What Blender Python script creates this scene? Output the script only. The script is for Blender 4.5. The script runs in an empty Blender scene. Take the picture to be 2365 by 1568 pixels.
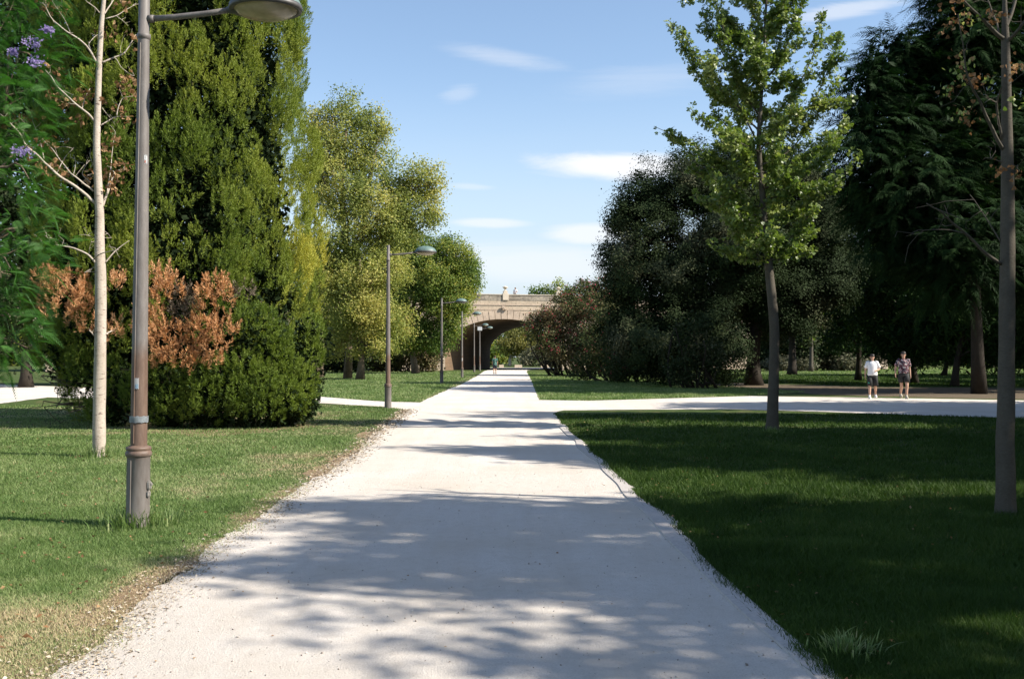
import bpy, bmesh, math, random
import numpy as np
from mathutils import Vector, Matrix

random.seed(7)
RS = np.random.RandomState(11)
scene = bpy.context.scene
COL = scene.collection
R = math.radians

# ------------------------------------------------------------------ camera
F = 2300.0; CU, CV = 1182.5, 784.0; EYE = 1.6
PITCH = math.atan((824.0 - CV) / F)
cd = bpy.data.cameras.new('camera'); cam = bpy.data.objects.new('camera', cd); COL.objects.link(cam)
cd.sensor_width = 36.0; cd.lens = 36.0 * F / 2365.0; cd.clip_end = 4000; cd.clip_start = 0.05
cam.location = (0, 0, EYE); cam.rotation_euler = (R(90) + PITCH, 0, 0)
scene.camera = cam

def P(u, v, Y):
    """world point at depth Y seen at photo position (u, v)"""
    a = (u - CU) / F; b = (CV - v) / F
    dy = math.cos(PITCH) - b * math.sin(PITCH); dz = math.sin(PITCH) + b * math.cos(PITCH)
    t = Y / dy
    return np.array([a * t, Y, EYE + dz * t])

def G(u, v):
    """ground point seen at photo position (u, v)"""
    a = (u - CU) / F; b = (CV - v) / F
    dy = math.cos(PITCH) - b * math.sin(PITCH); dz = math.sin(PITCH) + b * math.cos(PITCH)
    t = -EYE / dz
    return np.array([a * t, dy * t, 0.0])

# ------------------------------------------------------------------ noise (for geometry)
_tab = np.random.RandomState(5).rand(64, 64, 64)
def vnoise(p, freq=1.0, seed=0.0):
    q = np.asarray(p, float) * freq + 31.7 + seed * 7.31
    i = np.floor(q).astype(int); f = q - i; f = f * f * (3 - 2 * f)
    def T(a, b, c): return _tab[(i[..., 0] + a) % 64, (i[..., 1] + b) % 64, (i[..., 2] + c) % 64]
    fx, fy, fz = f[..., 0], f[..., 1], f[..., 2]
    x00 = T(0,0,0)*(1-fx)+T(1,0,0)*fx; x10 = T(0,1,0)*(1-fx)+T(1,1,0)*fx
    x01 = T(0,0,1)*(1-fx)+T(1,0,1)*fx; x11 = T(0,1,1)*(1-fx)+T(1,1,1)*fx
    return (x00*(1-fy)+x10*fy)*(1-fz)+(x01*(1-fy)+x11*fy)*fz

def unit(a):
    return a / np.maximum(np.linalg.norm(a, axis=-1, keepdims=True), 1e-9)

# ------------------------------------------------------------------ materials
def new_mat(name):
    m = bpy.data.materials.new(name); m.use_nodes = True
    nt = m.node_tree; nt.nodes.clear()
    return m, nt
def nd(nt, t, **kw):
    n = nt.nodes.new(t)
    for k, v in kw.items(): setattr(n, k, v)
    return n
def out(nt, sock):
    o = nd(nt, 'ShaderNodeOutputMaterial'); nt.links.new(sock, o.inputs[0])
def ramp(nt, fac, stops):
    r = nd(nt, 'ShaderNodeValToRGB'); e = r.color_ramp.elements
    e[0].position = stops[0][0]; e[0].color = (*stops[0][1], 1)
    e[1].position = stops[-1][0]; e[1].color = (*stops[-1][1], 1)
    for p, c in stops[1:-1]:
        x = e.new(p); x.color = (*c, 1)
    nt.links.new(fac, r.inputs[0]); return r.outputs[0]
def noise(nt, scale, detail=4, rough=0.55, vec=None, dist=0.0):
    n = nd(nt, 'ShaderNodeTexNoise'); n.inputs['Scale'].default_value = scale
    n.inputs['Detail'].default_value = detail; n.inputs['Roughness'].default_value = rough
    n.inputs['Distortion'].default_value = dist
    if vec is not None: nt.links.new(vec, n.inputs['Vector'])
    return n.outputs[0]
def mapping(nt, scale=(1,1,1), src='Object', rot=(0,0,0)):
    tc = nd(nt, 'ShaderNodeTexCoord'); mp = nd(nt, 'ShaderNodeMapping')
    mp.inputs['Scale'].default_value = scale; mp.inputs['Rotation'].default_value = rot
    nt.links.new(tc.outputs[src], mp.inputs[0]); return mp.outputs[0]
def mixc(nt, fac, a, b, mode='MIX'):
    m = nd(nt, 'ShaderNodeMix', data_type='RGBA', blend_type=mode)
    if isinstance(fac, float): m.inputs[0].default_value = fac
    else: nt.links.new(fac, m.inputs[0])
    for s, i in ((a, 6), (b, 7)):
        if isinstance(s, tuple): m.inputs[i].default_value = (*s, 1)
        else: nt.links.new(s, m.inputs[i])
    return m.outputs[2]
def principled(nt, col, rough=0.7, bump=None, bstr=0.3, bdist=0.02, metal=0.0, spec=0.5):
    p = nd(nt, 'ShaderNodeBsdfPrincipled')
    if isinstance(col, tuple): p.inputs['Base Color'].default_value = (*col, 1)
    else: nt.links.new(col, p.inputs['Base Color'])
    if isinstance(rough, float): p.inputs['Roughness'].default_value = rough
    else: nt.links.new(rough, p.inputs['Roughness'])
    p.inputs['Metallic'].default_value = metal
    p.inputs['Specular IOR Level'].default_value = spec
    if bump is not None:
        b = nd(nt, 'ShaderNodeBump'); b.inputs['Strength'].default_value = bstr; b.inputs['Distance'].default_value = bdist
        nt.links.new(bump, b.inputs['Height']); nt.links.new(b.outputs[0], p.inputs['Normal'])
    return p.outputs[0]

def mat_simple(name, c1, c2=None, rough=0.6, scale=20, bstr=0.2, metal=0.0, spec=0.5):
    m, nt = new_mat(name); v = mapping(nt)
    n = noise(nt, scale, 5, 0.6, v)
    c2 = c2 or tuple(x * 0.75 for x in c1)
    col = ramp(nt, n, [(0.3, c2), (0.7, c1)])
    out(nt, principled(nt, col, rough, n, bstr, 0.01, metal, spec)); return m

def mat_leaf(name, stops, rough=0.5, trans=0.3, spec=0.4):
    """foliage: leaf colour from the per-leaf 'tint' attribute, partly translucent"""
    m, nt = new_mat(name)
    a = nd(nt, 'ShaderNodeAttribute'); a.attribute_name = 'tint'
    col = ramp(nt, a.outputs['Fac'], stops)
    p = principled(nt, col, rough, spec=spec)
    if trans <= 0: out(nt, p); return m
    t = nd(nt, 'ShaderNodeBsdfTranslucent')
    hs = nd(nt, 'ShaderNodeHueSaturation'); hs.inputs['Saturation'].default_value = 1.15; hs.inputs['Value'].default_value = 1.3
    nt.links.new(col, hs.inputs['Color']); nt.links.new(hs.outputs[0], t.inputs[0])
    mx = nd(nt, 'ShaderNodeMixShader'); mx.inputs[0].default_value = trans
    nt.links.new(p, mx.inputs[1]); nt.links.new(t.outputs[0], mx.inputs[2])
    out(nt, mx.outputs[0]); return m

def mat_bark(name, c1, c2, scale=6.0, stretch=0.25, bstr=0.6, spots=None):
    m, nt = new_mat(name)
    v = mapping(nt, (1, 1, stretch))
    n = noise(nt, scale * 3, 6, 0.7, v); n2 = noise(nt, scale * .5, 3, 0.5, mapping(nt))
    col = ramp(nt, n, [(0.3, c2), (0.65, c1)])
    col = mixc(nt, 0.35, col, ramp(nt, n2, [(0.35, c2), (0.65, c1)]))
    if spots:
        s = noise(nt, 9.0, 3, 0.6, mapping(nt, (1, 1, 4.0)))
        f = ramp(nt, s, [(0.60, (0, 0, 0)), (0.68, (1, 1, 1))])
        col = mixc(nt, f, col, spots)
    out(nt, principled(nt, col, 0.85, n, bstr, 0.02, spec=0.2)); return m

# ------------------------------------------------------------------ mesh helpers
def mesh_obj(name, V, faces, mat=None, parent=None, tint=None, smooth=False):
    """V: (n,3) array; faces: (m,k) int array or list of such arrays"""
    if not isinstance(faces, list): faces = [faces]
    me = bpy.data.meshes.new(name)
    V = np.asarray(V, np.float32)
    me.vertices.add(len(V)); me.vertices.foreach_set('co', V.ravel())
    nl = sum(f.size for f in faces); nf = sum(len(f) for f in faces)
    me.loops.add(nl); me.polygons.add(nf)
    me.loops.foreach_set('vertex_index', np.concatenate([f.ravel() for f in faces]).astype(np.int32))
    tot = np.concatenate([np.full(len(f), f.shape[1]) for f in faces]).astype(np.int32)
    st = np.concatenate([[0], np.cumsum(tot)[:-1]]).astype(np.int32)
    me.polygons.foreach_set('loop_start', st); me.polygons.foreach_set('loop_total', tot)
    if smooth: me.polygons.foreach_set('use_smooth', np.ones(nf, bool))
    me.update(calc_edges=True)
    if tint is not None:
        a = me.attributes.new('tint', 'FLOAT', 'FACE'); a.data.foreach_set('value', np.asarray(tint, np.float32))
    if mat: me.materials.append(mat)
    o = bpy.data.objects.new(name, me); COL.objects.link(o)
    if parent is not None: o.parent = parent
    return o

def bm_obj(name, bm, mat=None, parent=None, smooth=False):
    me = bpy.data.meshes.new(name); bmesh.ops.recalc_face_normals(bm, faces=bm.faces[:]); bm.to_mesh(me); bm.free()
    if smooth:
        for p in me.polygons: p.use_smooth = True
    if mat: me.materials.append(mat)
    o = bpy.data.objects.new(name, me); COL.objects.link(o)
    if parent is not None: o.parent = parent
    return o

def tag(o, label=None, cat=None, group=None, kind=None):
    if label: o['label'] = label
    if cat: o['category'] = cat
    if group: o['group'] = group
    if kind: o['kind'] = kind
    return o
def thing(name, loc, label, cat, group=None, rz=0.0):
    o = bpy.data.objects.new(name, None); COL.objects.link(o)
    o.location = tuple(loc); o.rotation_euler = (0, 0, rz); o.empty_display_size = 0.3
    return tag(o, label, cat, group)

class Tubes:
    """collects tapered, bent tubes into one mesh"""
    def __init__(s): s.V = []; s.F = []; s.n = 0
    def add(s, pts, rad, sides=8, rough=0.0, cap=True, flare=0.0):
        pts = np.asarray(pts, float); rad = np.asarray(rad, float); k = len(pts)
        d = np.zeros_like(pts); d[1:-1] = pts[2:] - pts[:-2]; d[0] = pts[1] - pts[0]; d[-1] = pts[-1] - pts[-2]
        d = unit(d); ref = np.array([0.31, 0.95, 0.02]) if abs(d[0][2]) > .7 else np.array([0, 0, 1.0])
        A = unit(np.cross(d, ref)); B = np.cross(d, A)
        th = np.linspace(0, 2 * math.pi, sides, endpoint=False)
        ring = (A[:, None, :] * np.cos(th)[None, :, None] + B[:, None, :] * np.sin(th)[None, :, None])
        rr = rad[:, None] * np.ones((1, sides))
        if rough > 0:
            q = pts[:, None, :] + ring * rad[:, None, None]
            rr = rr * (1 + rough * (vnoise(q * np.array([1, 1, .35]), 9.0) - .5) * 2)
        V = pts[:, None, :] + ring * rr[..., None]
        i = np.arange(k - 1)[:, None] * sides + np.arange(sides)[None, :]
        j = np.arange(k - 1)[:, None] * sides + (np.arange(sides)[None, :] + 1) % sides
        Fq = np.stack([i, j, j + sides, i + sides], -1).reshape(-1, 4) + s.n
        s.V.append(V.reshape(-1, 3)); s.F.append(Fq); s.n += k * sides
        if cap:
            for e, o in ((0, -1), (k - 1, 1)):
                c = pts[e][None]; s.V.append(c); ci = s.n; s.n += 1
                base = s.n - 1 - k * sides if e == 0 else None
            # (caps are fans built as degenerate-free quads' complement)
            b0 = s.n - 2 - k * sides
            r0 = b0 + np.arange(sides); r1 = b0 + (np.arange(sides) + 1) % sides
            e0 = b0 + (k - 1) * sides + np.arange(sides); e1 = b0 + (k - 1) * sides + (np.arange(sides) + 1) % sides
            s.T = getattr(s, 'T', [])
            s.T.append(np.stack([r1, r0, np.full(sides, s.n - 2)], -1)); s.T.append(np.stack([e0, e1, np.full(sides, s.n - 1)], -1))
    def build(s, name, mat, parent=None, off=None, smooth=True):
        V = np.concatenate(s.V)
        if off is not None: V = V - np.asarray(off)
        fs = [np.concatenate(s.F)]
        if getattr(s, 'T', None): fs.append(np.concatenate(s.T))
        return mesh_obj(name, V, fs, mat, parent, smooth=smooth)

def wobble(p0, p1, n=7, amp=0.1, sag=0.0, seed=0):
    rs = np.random.RandomState(seed); t = np.linspace(0, 1, n)[:, None]
    p0 = np.asarray(p0, float); p1 = np.asarray(p1, float)
    L = np.linalg.norm(p1 - p0); a = rs.randn(3) * amp * L; b = rs.randn(3) * amp * L * .6
    q = p0 + (p1 - p0) * t + np.sin(t * math.pi) * a + np.sin(t * 2 * math.pi) * b
    q[:, 2] += (np.sin(t * math.pi) * sag * L)[:, 0]
    return q

def place_leaves(C, ax, nrm, size, tmpl, tf, curl=None):
    """C centres, ax leaf axis, nrm leaf normal, size (n,), tmpl (k,3) verts, tf list of template faces arrays"""
    ax = unit(ax); side = unit(np.cross(ax, nrm)); nn = np.cross(side, ax)
    k = len(tmpl); n = len(C)
    V = (C[:, None, :] + size[:, None, None] * (tmpl[None, :, 0:1] * side[:, None, :] + tmpl[None, :, 1:2] * ax[:, None, :] + tmpl[None, :, 2:3] * nn[:, None, :]))
    V = V.reshape(-1, 3); fs = []
    for f in tf:
        fs.append((np.arange(n)[:, None, None] * k + f[None]).reshape(-1, f.shape[1]))
    return V, fs

LEAF = (np.array([[0,0,0],[.32,.45,.10],[0,1,-.05],[-.32,.45,.10]]), [np.array([[0,1,2],[0,2,3]])])
BLADE = (np.array([[-.09,0,0],[.09,0,0],[.03,1,.05],[-.03,1,.05]]), [np.array([[0,1,2,3]])])
FAN = (np.array([[0,0,0],[.30,.32,.03],[.5,.72,.10],[.06,.85,-.02],[-.06,.85,-.02],[-.5,.72,.10],[-.30,.32,.03]]),
       [np.array([[0,1,2,3],[0,4,5,6]])])
SPRAY = (np.array([[-.04,0,0],[.04,0,0],[.12,.45,.03],[.02,1,-.02],[-.11,.5,.03]]), [np.array([[0,1,2,3,4]])])

NEEDLE = (np.array([[-.03,0,0],[.03,0,0],[.065,.4,.02],[.0,1,-.06],[-.065,.4,.02]]), [np.array([[0,1,2,3,4]])])

class Leaves:
    def __init__(s): s.V=[]; s.F={}; s.n=0; s.T={}
    def add(s, C, ax, nrm, size, shape, tint):
        if len(C) == 0: return
        V, fs = place_leaves(C, ax, nrm, size, shape[0], shape[1])
        for f, t0 in zip(fs, shape[1]):
            s.F.setdefault(f.shape[1], []).append(f + s.n)
            s.T.setdefault(f.shape[1], []).append(np.repeat(tint, len(t0)))
        s.V.append(V); s.n += len(V)
    def build(s, name, mat, parent=None, off=None):
        V = np.concatenate(s.V)
        if off is not None: V = V - np.asarray(off)
        ks = sorted(s.F)
        return mesh_obj(name, V, [np.concatenate(s.F[k]) for k in ks], mat, parent, tint=np.concatenate([np.concatenate(s.T[k]) for k in ks]))

def rand_dirs(n): return unit(RS.randn(n, 3))

def lobe_clusters(lobes, dens, inner=0.55, gap=0.0, gfreq=0.8, seed=0, lump=0.25):
    """lobes: list of (centre, (rx,ry,rz)); returns cluster centres and outward dirs"""
    CC, DD = [], []
    for li, (c, r) in enumerate(lobes):
        r = np.asarray(r, float); area = 4 * math.pi * ((r[0]*r[1])**1.6/3 + (r[0]*r[2])**1.6/3 + (r[1]*r[2])**1.6/3) ** (1/1.6)
        n = max(6, int(area * dens)); d = rand_dirs(n)
        rad = 1 - (1 - inner) * RS.rand(n) ** 1.7
        bump = 1 + lump * (vnoise(d * 1.0 + li * 3.1, 2.2, seed) - .5) * 2
        p = c + d * r * (rad * bump)[:, None]
        if gap > 0:
            k = vnoise(p, gfreq, seed + 3) > gap; p = p[k]; d = d[k]
        k = p[:, 2] > 0.1; CC.append(p[k]); DD.append(d[k])
    return np.concatenate(CC), np.concatenate(DD)

def fill_clusters(L, C, D, per, crad, size, shape=LEAF, up=0.3, outw=0.6, nj=.65, droop=0.0, tfreq=0.5, tbase=0.0, tspan=1.0, tseed=0, tjit=0.18):
    n = len(C); idx = np.repeat(np.arange(n), per); m = len(idx)
    off = RS.randn(m, 3) * crad * .5; off[:, 2] *= .8
    p = C[idx] + off
    nrm = unit(D[idx] * outw + np.array([0, 0, up]) + RS.randn(m, 3) * nj)
    ax = RS.randn(m, 3); ax[:, 2] -= droop
    ax = unit(ax - nrm * np.sum(ax * nrm, 1)[:, None] * .8)
    t = tbase + tspan * (vnoise(C, tfreq, tseed))[idx] + RS.randn(m) * tjit
    sz = size * (0.7 + .6 * RS.rand(m))
    k = p[:, 2] > .02
    L.add(p[k], ax[k], nrm[k], sz[k], shape, np.clip(t[k], 0, 1))

def crown_limbs(T, base, top, lobes, r0, seed=0, fork=None, sides=9, twigs=4, rough=.08):
    """trunk from base to top and limbs out to the lobes"""
    rs = np.random.RandomState(seed); base = np.asarray(base, float); top = np.asarray(top, float)
    tr = wobble(base, top, 12, .02, 0, seed); H = np.linalg.norm(top - base)
    t = np.linspace(0, 1, 12); rad = r0 * (1 - .72 * t); rad[0] *= 1.35; rad[1] *= 1.08
    T.add(tr, rad, sides + 3, rough)
    for i, (c, r) in enumerate(lobes):
        c = np.asarray(c, float); r = np.asarray(r, float)
        k = int(np.clip(3 + (c[2] - base[2]) / max(H, .1) * 7 - 3, 3, 10)); s = tr[k]
        q = wobble(s, c + np.array([0, 0, r[2] * .3]), 8, .07, .05, seed * 31 + i)
        rr = rad[k] * .55
        T.add(q, np.linspace(rr, rr * .25, 8), sides - 3)
        for j in range(twigs):
            e = c + unit(rs.randn(3)) * r * .85
            T.add(wobble(q[4 + j % 4], e, 6, .08, .03, seed * 57 + i * 9 + j), np.linspace(rr * .32, .008, 6), 5, cap=False)

def pl(u, v, r, Y, ry=None, rz=None, dY=None):
    """a lobe given by its place and radius in the photo and its depth"""
    s = Y / F; rr = r * s
    return (P(u, v, Y), (rr, (dY if dY else rr), (rz * s if rz else rr)))

# ================================================================== LIGHT AND SKY
AZ = R(16); EL = R(40)                      # sun to the right, a little behind the camera
sd = Vector((math.cos(EL) * math.cos(AZ), -math.cos(EL) * math.sin(AZ), math.sin(EL)))
sun = bpy.data.lights.new('sun', 'SUN'); sun.energy = 5.0; sun.angle = R(0.53); sun.color = (1.0, .94, .83)
so = bpy.data.objects.new('sun', sun); COL.objects.link(so); so.rotation_euler = sd.to_track_quat('Z', 'Y').to_euler(); so.location = (20, -3, 30)

w = bpy.data.worlds.new('World'); scene.world = w; w.use_nodes = True; nt = w.node_tree; nt.nodes.clear()
sky = nd(nt, 'ShaderNodeTexSky', sky_type='NISHITA'); sky.sun_disc = False
sky.sun_elevation = EL; sky.sun_rotation = math.atan2(sd.x, sd.y)
sky.air_density = 1.0; sky.dust_density = 0.5; sky.ozone_density = 0.9; sky.altitude = 20
tc = nd(nt, 'ShaderNodeTexCoord'); sp = nd(nt, 'ShaderNodeSeparateXYZ'); nt.links.new(tc.outputs['Generated'], sp.inputs[0])
def M(op, a, b=None, c=None):
    n = nd(nt, 'ShaderNodeMath', operation=op)
    for i, s in enumerate((a, b, c)):
        if s is None: continue
        if isinstance(s, (int, float)): n.inputs[i].default_value = s
        else: nt.links.new(s, n.inputs[i])
    return n.outputs[0]
yy = M('MAXIMUM', sp.outputs[1], 0.05); sx = M('DIVIDE', sp.outputs[0], yy); sz = M('DIVIDE', sp.outputs[2], yy)
def wnoise(scx, scz, det=6, rough=.6, dist=.6, seed=0):
    c = nd(nt, 'ShaderNodeCombineXYZ'); nt.links.new(M('MULTIPLY', sx, scx), c.inputs[0]); nt.links.new(M('MULTIPLY', sz, scz), c.inputs[1]); c.inputs[2].default_value = seed
    n = nd(nt, 'ShaderNodeTexNoise'); n.inputs['Scale'].default_value = 1; n.inputs['Detail'].default_value = det
    n.inputs['Roughness'].default_value = rough; n.inputs['Distortion'].default_value = dist
    nt.links.new(c.outputs[0], n.inputs['Vector']); return n.outputs[0]
wisp = wnoise(5, 60, 9, .68, 1.4, 2.0); soft = wnoise(7, 34, 8, .62, .9, 9.0)
def cloud(u, v, hu, hv, slope, amt, nz, lo, hi):
    cx = (u - CU) / F; cz = (824 - v) / F; hx = hu / F; hz = hv / F
    dx = M('SUBTRACT', sx, cx); dz = M('SUBTRACT', M('SUBTRACT', sz, cz), M('MULTIPLY', dx, slope))
    e = M('ADD', M('POWER', M('DIVIDE', dx, hx), 2.0), M('POWER', M('DIVIDE', dz, hz), 2.0))
    g = M('POWER', 2.718, M('MULTIPLY', e, -1.0))
    m = nd(nt, 'ShaderNodeMapRange', interpolation_type='SMOOTHSTEP'); m.inputs[1].default_value = lo; m.inputs[2].default_value = hi
    nt.links.new(M('ADD', M('MULTIPLY', g, 1.0), M('MULTIPLY', M('SUBTRACT', nz, .5), .9)), m.inputs[0])
    return M('MULTIPLY', m.outputs[0], amt)
cl = [cloud(1430, 384, 240, 38, -.02, 1.0, soft, .30, .85), cloud(1160, 130, 190, 30, -.17, .33, wisp, .35, 1.1),
      cloud(1130, 514, 120, 15, 0, .6, soft, .35, .9), cloud(1370, 540, 120, 30, 0, .75, soft, .3, .85),
      cloud(1220, 610, 420, 60, 0, .55, soft, .35, 1.0), cloud(1950, 22, 190, 26, .17, .5, wisp, .35, .95),
      cloud(1060, 215, 60, 30, .2, .22, wisp, .4, 1.0), cloud(1500, 180, 260, 50, .1, .20, wisp, .3, 1.2), cloud(1085, 430, 70, 10, -.05, .3, wisp, .3, 1.0)]
tot = cl[0]
for c_ in cl[1:]: tot = M('MAXIMUM', tot, c_)
hz_ = nd(nt, 'ShaderNodeMapRange', interpolation_type='SMOOTHSTEP'); hz_.inputs[1].default_value = .30; hz_.inputs[2].default_value = 0.0
hz_.inputs[3].default_value = 0; hz_.inputs[4].default_value = .85; nt.links.new(sz, hz_.inputs[0])
mh = nd(nt, 'ShaderNodeMix', data_type='RGBA'); nt.links.new(M('MULTIPLY', hz_.outputs[0], M('ADD', .75, M('MULTIPLY', soft, .5))), mh.inputs[0]); nt.links.new(sky.outputs[0], mh.inputs[6]); mh.inputs[7].default_value = (3.35, 3.85, 4.45, 1)
mx = nd(nt, 'ShaderNodeMix', data_type='RGBA'); nt.links.new(tot, mx.inputs[0]); nt.links.new(mh.outputs[2], mx.inputs[6])
CLOUD = mx.inputs[7]; CLOUD.default_value = (4.9, 5.0, 5.2, 1)
bg = nd(nt, 'ShaderNodeBackground'); bg.inputs[1].default_value = 0.108; nt.links.new(mx.outputs[2], bg.inputs[0])
wo = nd(nt, 'ShaderNodeOutputWorld'); nt.links.new(bg.outputs[0], wo.inputs[0])
scene.view_settings.view_transform = 'Standard'; scene.view_settings.look = 'None'
scene.view_settings.exposure = 0.92; scene.view_settings.gamma = 1.0
scene.render.engine = 'CYCLES'
cy = scene.cycles; cy.max_bounces = 6; cy.diffuse_bounces = 3; cy.glossy_bounces = 2; cy.transmission_bounces = 3; cy.transparent_max_bounces = 4

# ================================================================== GROUND MATERIALS
def mat_ground():
    m, nt = new_mat('lawn ground'); v = mapping(nt)
    a = noise(nt, .35, 4, .6, v); b = noise(nt, 2.3, 5, .65, v); c = noise(nt, 60, 3, .7, v)
    green = ramp(nt, c, [(.3, (.030, .050, .012)), (.7, (.075, .105, .030))])
    soil = ramp(nt, c, [(.3, (.13, .085, .045)), (.7, (.26, .185, .11))])
    f = nd(nt, 'ShaderNodeMath', operation='ADD'); nt.links.new(a, f.inputs[0]); nt.links.new(b, f.inputs[1])
    fr = ramp(nt, f.outputs[0], [(.98, (0, 0, 0)), (1.0, (.9, .9, .9))])
    fr.node.color_ramp.elements[0].position = .53; fr.node.color_ramp.elements[1].position = .66
    h = nd(nt, 'ShaderNodeMath', operation='MULTIPLY'); nt.links.new(f.outputs[0], h.inputs[0]); h.inputs[1].default_value = .5
    nt.links.new(h.outputs[0], fr.node.inputs[0])
    out(nt, principled(nt, mixc(nt, fr, green, soil), .95, c, .6, .02, spec=.1)); return m
def mat_gravel(name, c1, c2, speck=.5):
    m, nt = new_mat(name); v = mapping(nt)
    big = noise(nt, .55, 5, .6, v); fine = noise(nt, 85, 4, .75, v); mid = noise(nt, 9, 5, .7, v)
    col = ramp(nt, fine, [(.3, c2), (.6, c1)])
    col = mixc(nt, ramp(nt, big, [(.38, (0,0,0)), (.66, (.75,.75,.75))]), col, tuple(x*y for x, y in zip(c1, (.80,.76,.70))))
    col = mixc(nt, ramp(nt, mid, [(.48, (0,0,0)), (.75, (.5,.5,.5))]), col, tuple(x*y for x, y in zip(c1, (.72,.68,.62))))
    tr_ = noise(nt, 1.0, 5, .6, mapping(nt, (2.6, .10, 1))); col = mixc(nt, ramp(nt, tr_, [(.46, (0,0,0)), (.62, (.30,.30,.30))]), col, tuple(x*y for x, y in zip(c1, (.76,.72,.67))))
    vo = nd(nt, 'ShaderNodeTexVoronoi'); vo.inputs['Scale'].default_value = 32; nt.links.new(v, vo.inputs['Vector'])
    sp = ramp(nt, vo.outputs['Distance'], [(.09, (speck,)*3), (.20, (0,0,0))])
    g2 = noise(nt, 5, 2, .5, v); sp = mixc(nt, 1.0, sp, ramp(nt, g2, [(.5, (0,0,0)), (.6, (1,1,1))]), 'MULTIPLY')
    col = mixc(nt, sp, col, (.16, .12, .09))
    hb = nd(nt, 'ShaderNodeMath', operation='ADD'); nt.links.new(fine, hb.inputs[0]); nt.links.new(mid, hb.inputs[1])
    out(nt, principled(nt, col, .95, hb.outputs[0], .8, .018, spec=.15)); return m
M_GROUND = mat_ground()
M_PATH = mat_gravel('pale packed gravel', (.68, .625, .57), (.50, .455, .415))
M_DIRT = mat_gravel('sandy dirt', (.15, .12, .085), (.085, .066, .045), .3)
M_KERB = mat_simple('kerb concrete', (.48, .44, .41), (.36, .325, .30), .9, 30, .3, spec=.15)
M_SOIL = mat_gravel('dry soil', (.30, .215, .14), (.17, .115, .07), .3)

def edge_noise(pts, step=.12, amp=.05, seed=0, closed=True):
    o = []; n = len(pts)
    for i in range(n if closed else n - 1):
        a = np.asarray(pts[i][:2], float); b = np.asarray(pts[(i+1) % n][:2], float); L = np.linalg.norm(b - a)
        d = max(1.0, .5 * (np.linalg.norm(a) + np.linalg.norm(b)) / 9); k = max(1, min(120, int(L / (step * d))))
        for j in range(k): o.append(a + (b - a) * j / k)
    o = np.array(o); q = np.concatenate([o, np.zeros((len(o), 1))], 1)
    o[:, 0] += (vnoise(q, 1.3, seed) - .5) * amp * 2.4 + (vnoise(q, 7, seed + 1) - .5) * amp + (vnoise(q, 19, seed + 5) - .5) * amp * 1.3
    o[:, 1] += (vnoise(q, 1.3, seed + 2) - .5) * amp * 3 + (vnoise(q, 7, seed + 3) - .5) * amp
    return o
def sheet(name, pts, z, mat, amp=.05, seed=0, step=.06):
    o = edge_noise(pts, step, amp, seed); bm = bmesh.new()
    vs = [bm.verts.new((x, y, z)) for x, y in o]; f = bm.faces.new(vs); f.normal_update()
    if f.normal.z < 0: f.normal_flip()
    bmesh.ops.triangulate(bm, faces=[f]); me = bpy.data.meshes.new(name); bm.to_mesh(me); bm.free()
    me.materials.append(mat); ob = bpy.data.objects.new(name, me); COL.objects.link(ob)
    ob['kind'] = 'structure'; return ob, o

# one ground sheet to the horizon
gv = np.array([[-1500,-300,0],[1500,-300,0],[1500,2600,0],[-1500,2600,0]]); g = mesh_obj('ground', gv, np.array([[0,1,2,3]]), M_GROUND); g['kind'] = 'structure'

def Gs(l): return [G(u, v) for u, v in l]
Lnear = [np.array([-2.1, -4, 0]), np.array([-2.12, 2.5, 0])] + Gs([(120,1568),(227,1488),(297,1415),(367,1352),(440,1310),(482,1265),(583,1210),(656,1152),(708,1117),(757,1092),(812,1054),(852,1013),(916,967),(939,947)])
Lbr = Gs([(887,940),(715,930),(400,925),(112,918),(0,932),(-400,962)])
Ltop = Gs([(-400,884),(0,888),(166,894),(400,904),(719,915),(887,928),(971,930)])
Lfar = Gs([(1031,901),(1063,889),(1101,869)]) + [np.array([-3.1,111,0]), np.array([-2.9,118,0]), np.array([1.6,140.5,0])]
Rfar = [np.array([6.2,140.5,0]), np.array([1.8,118,0])] + Gs([(1217,860),(1226,876),(1237,904),(1246,924)])
Rcross = Gs([(1360,926),(1560,920),(1733,915),(1889,917),(2262,923),(2900,935)])
Rnear = Gs([(2900,985),(2305,965),(2108,959),(1889,951),(1700,946),(1500,946),(1300,948),(1276,955),(1294,984),(1318,1012),(1449,1143),(1521,1203),(1620,1326),(1700,1382)]) + [np.array([1.50,5.0,0]), np.array([1.52,2.5,0]), np.array([1.55,-4,0])]
Rk = [p + np.array([.12, 0, 0]) if i >= 8 else p for i, p in enumerate(Rnear)]
path_pts = Lnear + Lbr + Ltop + Lfar + Rfar + Rcross + Rk
path, path_out = sheet('path', path_pts, .010, M_PATH, .05, 1)
# dry soil verge along the left edge of the path
verge_in = [p + np.array([.25, 0, 0]) for p in Lnear]
vo_ = [p + np.array([-.20 - .14 * math.sin(i * 1.7), 0, 0]) for i, p in enumerate(Lnear)]
vo_[-1] = Lnear[-1] + np.array([-.2, 0, 0])
sheet('soil_verge', verge_in + vo_[::-1], .004, M_SOIL, .22, 4, .06)
sheet('dirt_ground', Gs([(1560,893),(1690,884),(1800,888),(1990,893),(2365,897),(3200,900),(3200,950),(2365,922),(2000,914),(1900,911),(1700,897)]), .005, M_DIRT, .35, 6, .3)
sheet('needle_litter', Gs([(330,1000),(480,1008),(640,1000),(720,985),(690,960),(500,950),(330,950),(250,975)]), .0045, M_SOIL, .2, 8)
sheet('far_path', [np.array([-7,138.6,0]),np.array([-14,147,0]),np.array([20,147,0]),np.array([20,142.2,0]),np.array([6,140.7,0]),np.array([1.7,140.7,0])], .008, M_PATH, .1, 9, .5)

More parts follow.
